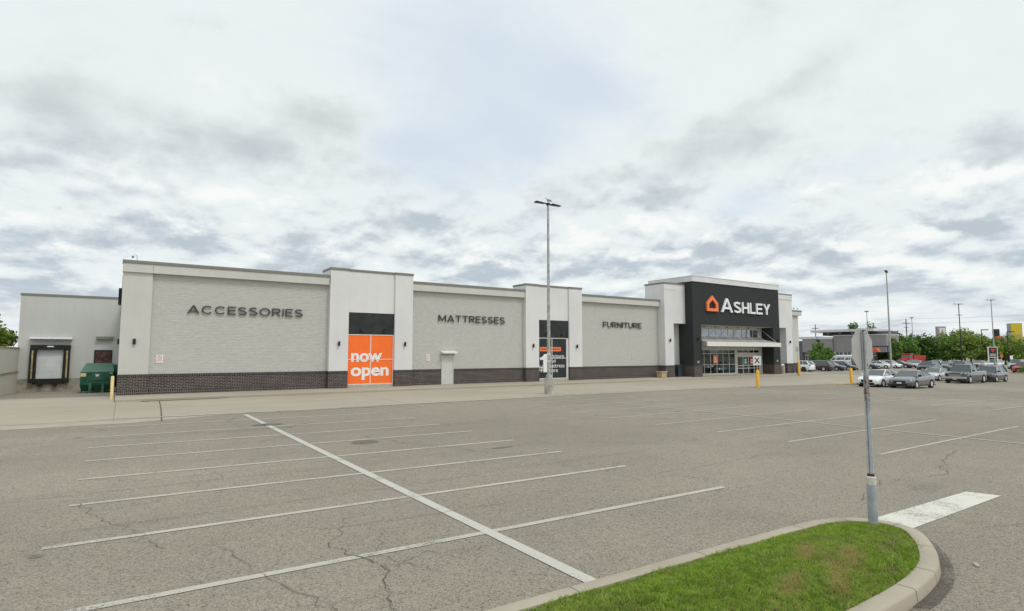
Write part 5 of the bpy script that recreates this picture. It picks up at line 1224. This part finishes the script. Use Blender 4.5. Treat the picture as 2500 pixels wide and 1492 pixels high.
MB().box(-.75, .75, -.05, .05, 2.28, 4.0).build('sign_board', 'black_vinyl', tg); MB().box(-.85, -.751, -.07, .07, 0, 4.1).box(.751, .85, -.07, .07, 0, 4.1).box(-.75, .75, -.07, .07, 4.001, 4.1).box(-.75, .75, -.07, .07, 2.18, 2.279).build('sign_frame', 'sign_white', tg)
MB().prism([(-.48, 3.72), (.48, 3.72), (.38, 3.5), (.0, 3.08), (-.38, 3.5)], 'y', -.07, -.051).build('triangle_mark', 'sign_red', tg)
MB().prism([(-.08, 3.73), (.08, 3.73), (.05, 3.82), (0, 3.9), (-.05, 3.82)], 'y', -.07, -.051).build('leaf_mark', 'leaf_dark', tg); mb = MB()
for z in (2.5, 2.66, 2.82):
    for k in range(7): mb.box(-.55 + .16*k, -.55 + .16*k + .12, -.07, -.051, z - .04, z + .04)
mb.build('sign_print', 'sign_white', tg)
x, y = at(138.1, 165); ag = thing('arrow_sign', 'black pylon sign with a red arrow behind the grey lamp post', 'sign', (x, y, -.5), FACE)
MB().box(-.8, .8, -.3, .3, 0, 10).build('pylon_column', 'black', ag); MB().prism([(-.5, 6.6), (1.1, 6.6), (1.1, 6.3), (1.9, 7.3), (1.1, 8.3), (1.1, 8.0), (-.5, 8.0)], 'y', -.36, -.301).build('arrow', 'sign_orange', ag); MB().box(-.7, 1.3, -.4, .0, 4.6, 4.75).build('shelf', 'sign_white', ag)
x, y = at(143.6, 165); yg_ = thing('yellow_pylon_sign', 'tall yellow pylon sign with a grey-white side at the right edge', 'sign', (x, y, -.5), R(-58)); yg_.scale = (1.08,)*3
MB().box(-1.25, 1.25, -.9, 1.6, 5.0, 10.8).build('pylon_head', 'pylon', yg_, .05); MB().box(-1.15, 1.15, -.95, -.901, 5.0, 10.7).build('sign_face', 'sign_yellow', yg_); MB().prism([(-1.1, 5), (1.1, 5), (.6, 3.0), (-.4, 3.0)], 'y', -.9, .6).build('pylon_foot', 'sign_yellow', yg_); mb = MB()
for k in range(6): mb.box(-.95 + .33*k, -.95 + .33*k + .2, -.97, -.951, 6.9, 7.9)
mb.build('sign_print', 'planter', yg_); MB().box(-.4, .6, -.4, .4, 0, 3.0).build('pylon_column', 'pylon', yg_)
x, y = at(92.8, 110); og = thing('far_stop_sign', 'orange-red octagonal sign on a post right of the triangle board', 'sign', (x, y, zg(x, y)), FACE)
MB().tube((0, 0, 0), (0, 0, 2.6), .04, n=6).build('sign_post', 'galv', og); MB().prism([(.36*math.cos(R(22.5 + 45*k)), 2.45 + .36*math.sin(R(22.5 + 45*k))) for k in range(8)], 'y', -.06, -.045).build('sign_plate', 'sign_orange', og)
x, y = at(95.5, 111); og = thing('small_white_sign', 'small white rectangular sign right of the orange-red octagon', 'sign', (x, y, zg(x, y)), FACE)
MB().tube((0, 0, 0), (0, 0, 2.5), .03, n=6).build('sign_post', 'galv', og); MB().box(-.28, .28, -.05, -.035, 1.8, 2.5).build('sign_plate', 'sign_white', og)
bb = thing('litter_bin', 'black square bin with an orange top before the white SUV', 'bin', (*at(86.5, 100), -.5), FACE); MB().box(-.4, .4, -.4, .4, 0, 1.1).build('bin_body', 'black', bb, .03); MB().box(-.32, .32, -.32, .32, 1.101, 1.3).build('bin_lid', 'planter', bb, .03)
# utility poles and wires
def utility(lat, fwd, h, label):
    x, y = at(lat, fwd); r = thing('utility_pole', label, 'utility pole', (x, y, -.5), FACE, 'utility poles behind the buildings'); MB().tube((0, 0, 0), (0, 0, h), .22, .15, n=8).build('pole', 'timber', r); MB().box(-1.3, 1.3, -.08, .08, h - 1.6, h - 1.4).build('cross_arm', 'timber', r); MB().box(-.9, .9, -.08, .08, h - 3.0, h - 2.85).build('cross_arm', 'timber', r); return (x, y, h - .6)
u1 = utility(115.5, 220, 14.0, 'thin utility pole rising behind the grey building'); u2 = utility(136.5, 200, 15.0, 'thin utility pole above the dark trees'); 
u3 = (*at(230, 190), 20.0); u0 = (*at(60, 240), 9.5)
mb = MB()
for dzz in (0, -1.6):
    for a, b_ in ((u0, u1), (u1, u2), (u2, u3)):
        a, b_ = Vector(a) + Vector((0, 0, dzz)), Vector(b_) + Vector((0, 0, dzz)); pr = a
        for k in range(1, 11):
            q = a.lerp(b_, k/10); q.z -= 1.2*math.sin(math.pi*k/10); mb.tube(pr, q, .022, n=5, caps=False); pr = q
tag(mb.build('power_line', 'timber'), 'thin power lines strung between the two utility poles', 'power line')

# ------------------------------------------------------------------ trees
def leaf_cloud(blobs_, n, size, seed):
    r_ = np.random.default_rng(seed); vol = np.array([b[3]*b[4]*b[5] for b in blobs_]); vol = vol**.75; pick = r_.choice(len(blobs_), n, p=vol/vol.sum())
    B = np.array(blobs_)[pick]; d = r_.normal(size=(n, 3)); d /= np.linalg.norm(d, axis=1)[:, None]
    rad = r_.uniform(.25, 1, n)**.45; c = B[:, :3] + d*B[:, 3:6]*(rad*r_.uniform(.82, 1.15, n))[:, None]
    nrm = d*.6 + r_.normal(size=(n, 3))*.6 + np.array([0, 0, .35]); nrm /= np.linalg.norm(nrm, axis=1)[:, None]
    t = np.cross(nrm, r_.normal(size=(n, 3))); t /= np.linalg.norm(t, axis=1)[:, None]; b = np.cross(nrm, t)
    s_ = size*r_.uniform(.55, 1.25, n)[:, None]; t, b = t*s_, b*s_*.62
    Pn = np.stack([c - t, c + b*.9 - t*.1, c + t, c - b], 1)
    return Pn
def tree(x, y, h, w_, mat, label, seed, trunk_h=.32, n=1500, leaf=.33, name='tree', group=None, z=None, spiky=False, cat='tree'):
    rs = random.Random(seed); z = zg(x, y) if z is None else z
    r = thing(name, label, cat, (x, y, z), rs.uniform(0, 6.28), group)
    mb = MB(); th = h*trunk_h; tr = max(.05, h*.022); mb.tube((0, 0, -.2), (0, 0, th), tr*1.3, tr, n=8); mb.tube((0, 0, th), (.1*w_*rs.uniform(-1, 1), .1*w_*rs.uniform(-1, 1), h*.8), tr, tr*.3, n=7)
    bl = []; nb = 13
    for k in range(nb):
        a = 2.4*k + rs.uniform(-.4, .4); u = (k + .5)/nb; zz = th*.75 + (h - th*.75)*(.12 + .80*u); rad = w_*.5*math.sin(math.pi*(.20 + .68*u))*rs.uniform(.35, .8)
        if spiky: rad *= (1 - .65*u)
        px_, py_ = rad*math.cos(a), rad*math.sin(a); br = w_*rs.uniform(.15, .25)*(1 if not spiky else .55)
        bl.append((px_, py_, zz, br, br, br*rs.uniform(.6, .95) if not spiky else br*1.9)); mb.tube((0, 0, min(zz*.75, h*.75)), (px_, py_, zz), tr*.42, tr*.14, n=5)
    mb.build('trunk', 'wood', r)
    Pn = leaf_cloud(bl, n, leaf, seed); n4 = len(Pn); me = bpy.data.meshes.new('crown'); me.vertices.add(n4*4); me.vertices.foreach_set('co', Pn.ravel())
    me.loops.add(n4*4); me.loops.foreach_set('vertex_index', np.arange(n4*4, dtype=np.int32)); me.polygons.add(n4); me.polygons.foreach_set('loop_start', np.arange(0, n4*4, 4, dtype=np.int32)); me.update(calc_edges=True); me.validate()
    link_mesh('crown', me, mat, r); return r
GT = 'trees beyond the parking lot'
def pxt(px, fwd): return at((px - 1250)/1411*fwd, fwd)
TL = [  # px column, forward, height, width, mat, spiky, label
 (2083, 168, 11.2, 9, 'leaf_mid', True, 'tall feathery tree rising behind the octagonal sign'),
 (2128, 172, 10.8, 10, 'leaf_mid', True, 'feathery tree just right of the octagonal sign'),
 (2152, 146, 8.6, 8, 'leaf_dark', False, 'dark tree left of the grey lamp post behind the white sedan'),
 (2182, 152, 9.8, 10, 'leaf_dark', False, 'dense dark tree directly right of the tall grey lamp post'),
 (2208, 150, 9.0, 8, 'leaf_mid', False, 'mid green tree above the red dump truck cab'),
 (2234, 154, 9.8, 10, 'leaf_dark', False, 'dense dark tree above the dump truck box'),
 (2260, 152, 8.6, 8, 'leaf_dark', False, 'dark tree left of the grey pylon sign'),
 (2279, 160, 7.0, 7, 'leaf_dark', False, 'low dark tree below the grey pylon sign'),
 (2308, 160, 9.2, 9, 'leaf_mid', False, 'mid green tree right of the grey pylon sign'),
 (2338, 165, 12.0, 11, 'leaf_light', False, 'tall yellow-green tree behind the black lamp post'),
 (2366, 158, 10.8, 11, 'leaf_light', False, 'yellow-green tree with open top right of the black lamp post'),
 (2392, 164, 9.4, 9, 'leaf_light', False, 'yellow-green tree left of the triangle sign'),
 (2424, 160, 8.2, 8, 'leaf_light', False, 'low yellow-green tree behind the triangle sign'),
 (2450, 158, 8.6, 9, 'leaf_light', False, 'yellow-green tree between the arrow and yellow signs'),
 (2478, 160, 7.6, 9, 'leaf_mid', False, 'mid green tree below the yellow pylon sign'),
 (2502, 166, 8.6, 9, 'leaf_mid', False, 'mid green tree cut by the right edge')]
TL += [(2170, 140, 8.4, 7, 'leaf_mid', False, 'mid green tree directly behind the tall grey lamp post'), (2352, 150, 9.0, 8, 'leaf_light', False, 'yellow-green tree just right of the black lamp post, nearest the cars'),
 (2322, 152, 8.2, 8, 'leaf_mid', False, 'mid green tree just left of the black lamp post'), (2408, 150, 8.0, 8, 'leaf_light', False, 'yellow-green tree directly left of the triangle board, nearest the cars'), (2470, 150, 7.0, 8, 'leaf_light', False, 'yellow-green tree in front of the yellow pylon foot')]
for i, (px, fw_, h, wd, mt, spk, lb) in enumerate(TL):
    x, y = pxt(px, fw_); tree(x, y, h*(.80 if not spk else 1.06), wd, mt, lb, 100 + i, .14 if mt == 'leaf_dark' else .26, 2100 if not spk else 1100, .34, group=GT, spiky=spk)
x, y = pxt(1997, 118); tree(x, y, 5.2, 3.6, 'leaf_mid', 'small green tree before the grey building windows, right one', 31, .2, 900, .22, name='small_tree')
x, y = pxt(2020, 121); tree(x, y, 4.2, 3.6, 'leaf_mid', 'small green tree nearest the white van', 33, .2, 900, .22, name='small_tree')
x, y = pxt(1985, 116); tree(x, y, 3.4, 2.6, 'leaf_mid', 'small green bush before the grey building, leftmost', 32, .1, 600, .2, name='bush', cat='bush')
tree(-12.6, 78, 6.2, 7.5, 'leaf_light', 'green tree rising behind the retaining wall at the left edge', 41, .3, 6500, .28)
# a far belt of woods closes the view beyond the lot
fb_ = []
for k in range(150):
    a_ = R(-75 + 190*k/149 + random.uniform(-.5, .5)); d_ = random.uniform(330, 420); fb_.append((d_*math.cos(a_), d_*math.sin(a_), 2.6, 7.0, 7.0, random.uniform(2.6, 4.6)))
Pn = leaf_cloud(fb_, 15000, 1.0, 77); n4 = len(Pn); me = bpy.data.meshes.new('far_woods'); me.vertices.add(n4*4); me.vertices.foreach_set('co', Pn.ravel())
me.loops.add(n4*4); me.loops.foreach_set('vertex_index', np.arange(n4*4, dtype=np.int32)); me.polygons.add(n4); me.polygons.foreach_set('loop_start', np.arange(0, n4*4, 4, dtype=np.int32)); me.update(calc_edges=True)
fo = link_mesh('far_woods', me, 'leaf_dark'); tag(fo, 'distant belt of dark green woods along the horizon', 'woods', kind='stuff')
# green median at the right edge
x, y = pxt(2498, 88); md = thing('planted_median', 'kerbed grass median at the right edge below the red car', 'median', (x + 2.5, y - .4, zg(x, y)), R(-5))
MB().box(-4, 6, -1.6, 1.6, -.1, .14).build('median_kerb', 'kerb', md, .03); tree(x + 2.0, y - .2, 1.5, 4.2, 'leaf_mid', 'low green shrubs on the median at the right edge', 55, .05, 700, .16, name='shrub', cat='shrub')
mb = MB().prism([(26.3, -.5), (26.3, zg(56, 26) + .13), (26.7, zg(56, 26) + .14), (26.7, -.5)], 'x', 54.6, 66)
yk = MB().box(53.4, 76, 27.5, 27.75, -.8, zg(60, 27) + .14).build('yellow_kerb', plain('yellow_kerb_paint', (.46, .36, .18), .85, var=.35, scale=1.5)); tag(yk, kind='structure')
# interior armchairs seen through the shop glass
for i, (x, lb) in enumerate(((56.4, 'tan armchair behind the second and third shop window panes'), (58.0, 'tan sofa seat behind the middle shop window panes'))):
    r = thing('armchair', lb, 'armchair', (x, 43.6, .19)); MB().box(-.6, .6, -.4, .4, .1, .45).build('seat', 'sofa', r, .05); MB().box(-.6, .6, .3, .5, .451, 1.0).build('backrest', 'sofa', r, .05)
    for s_ in (1, -1): MB().box(*sorted((s_*.601, s_*.8)), -.4, .5, .1, .7).build('armrest', 'sofa', r, .05)
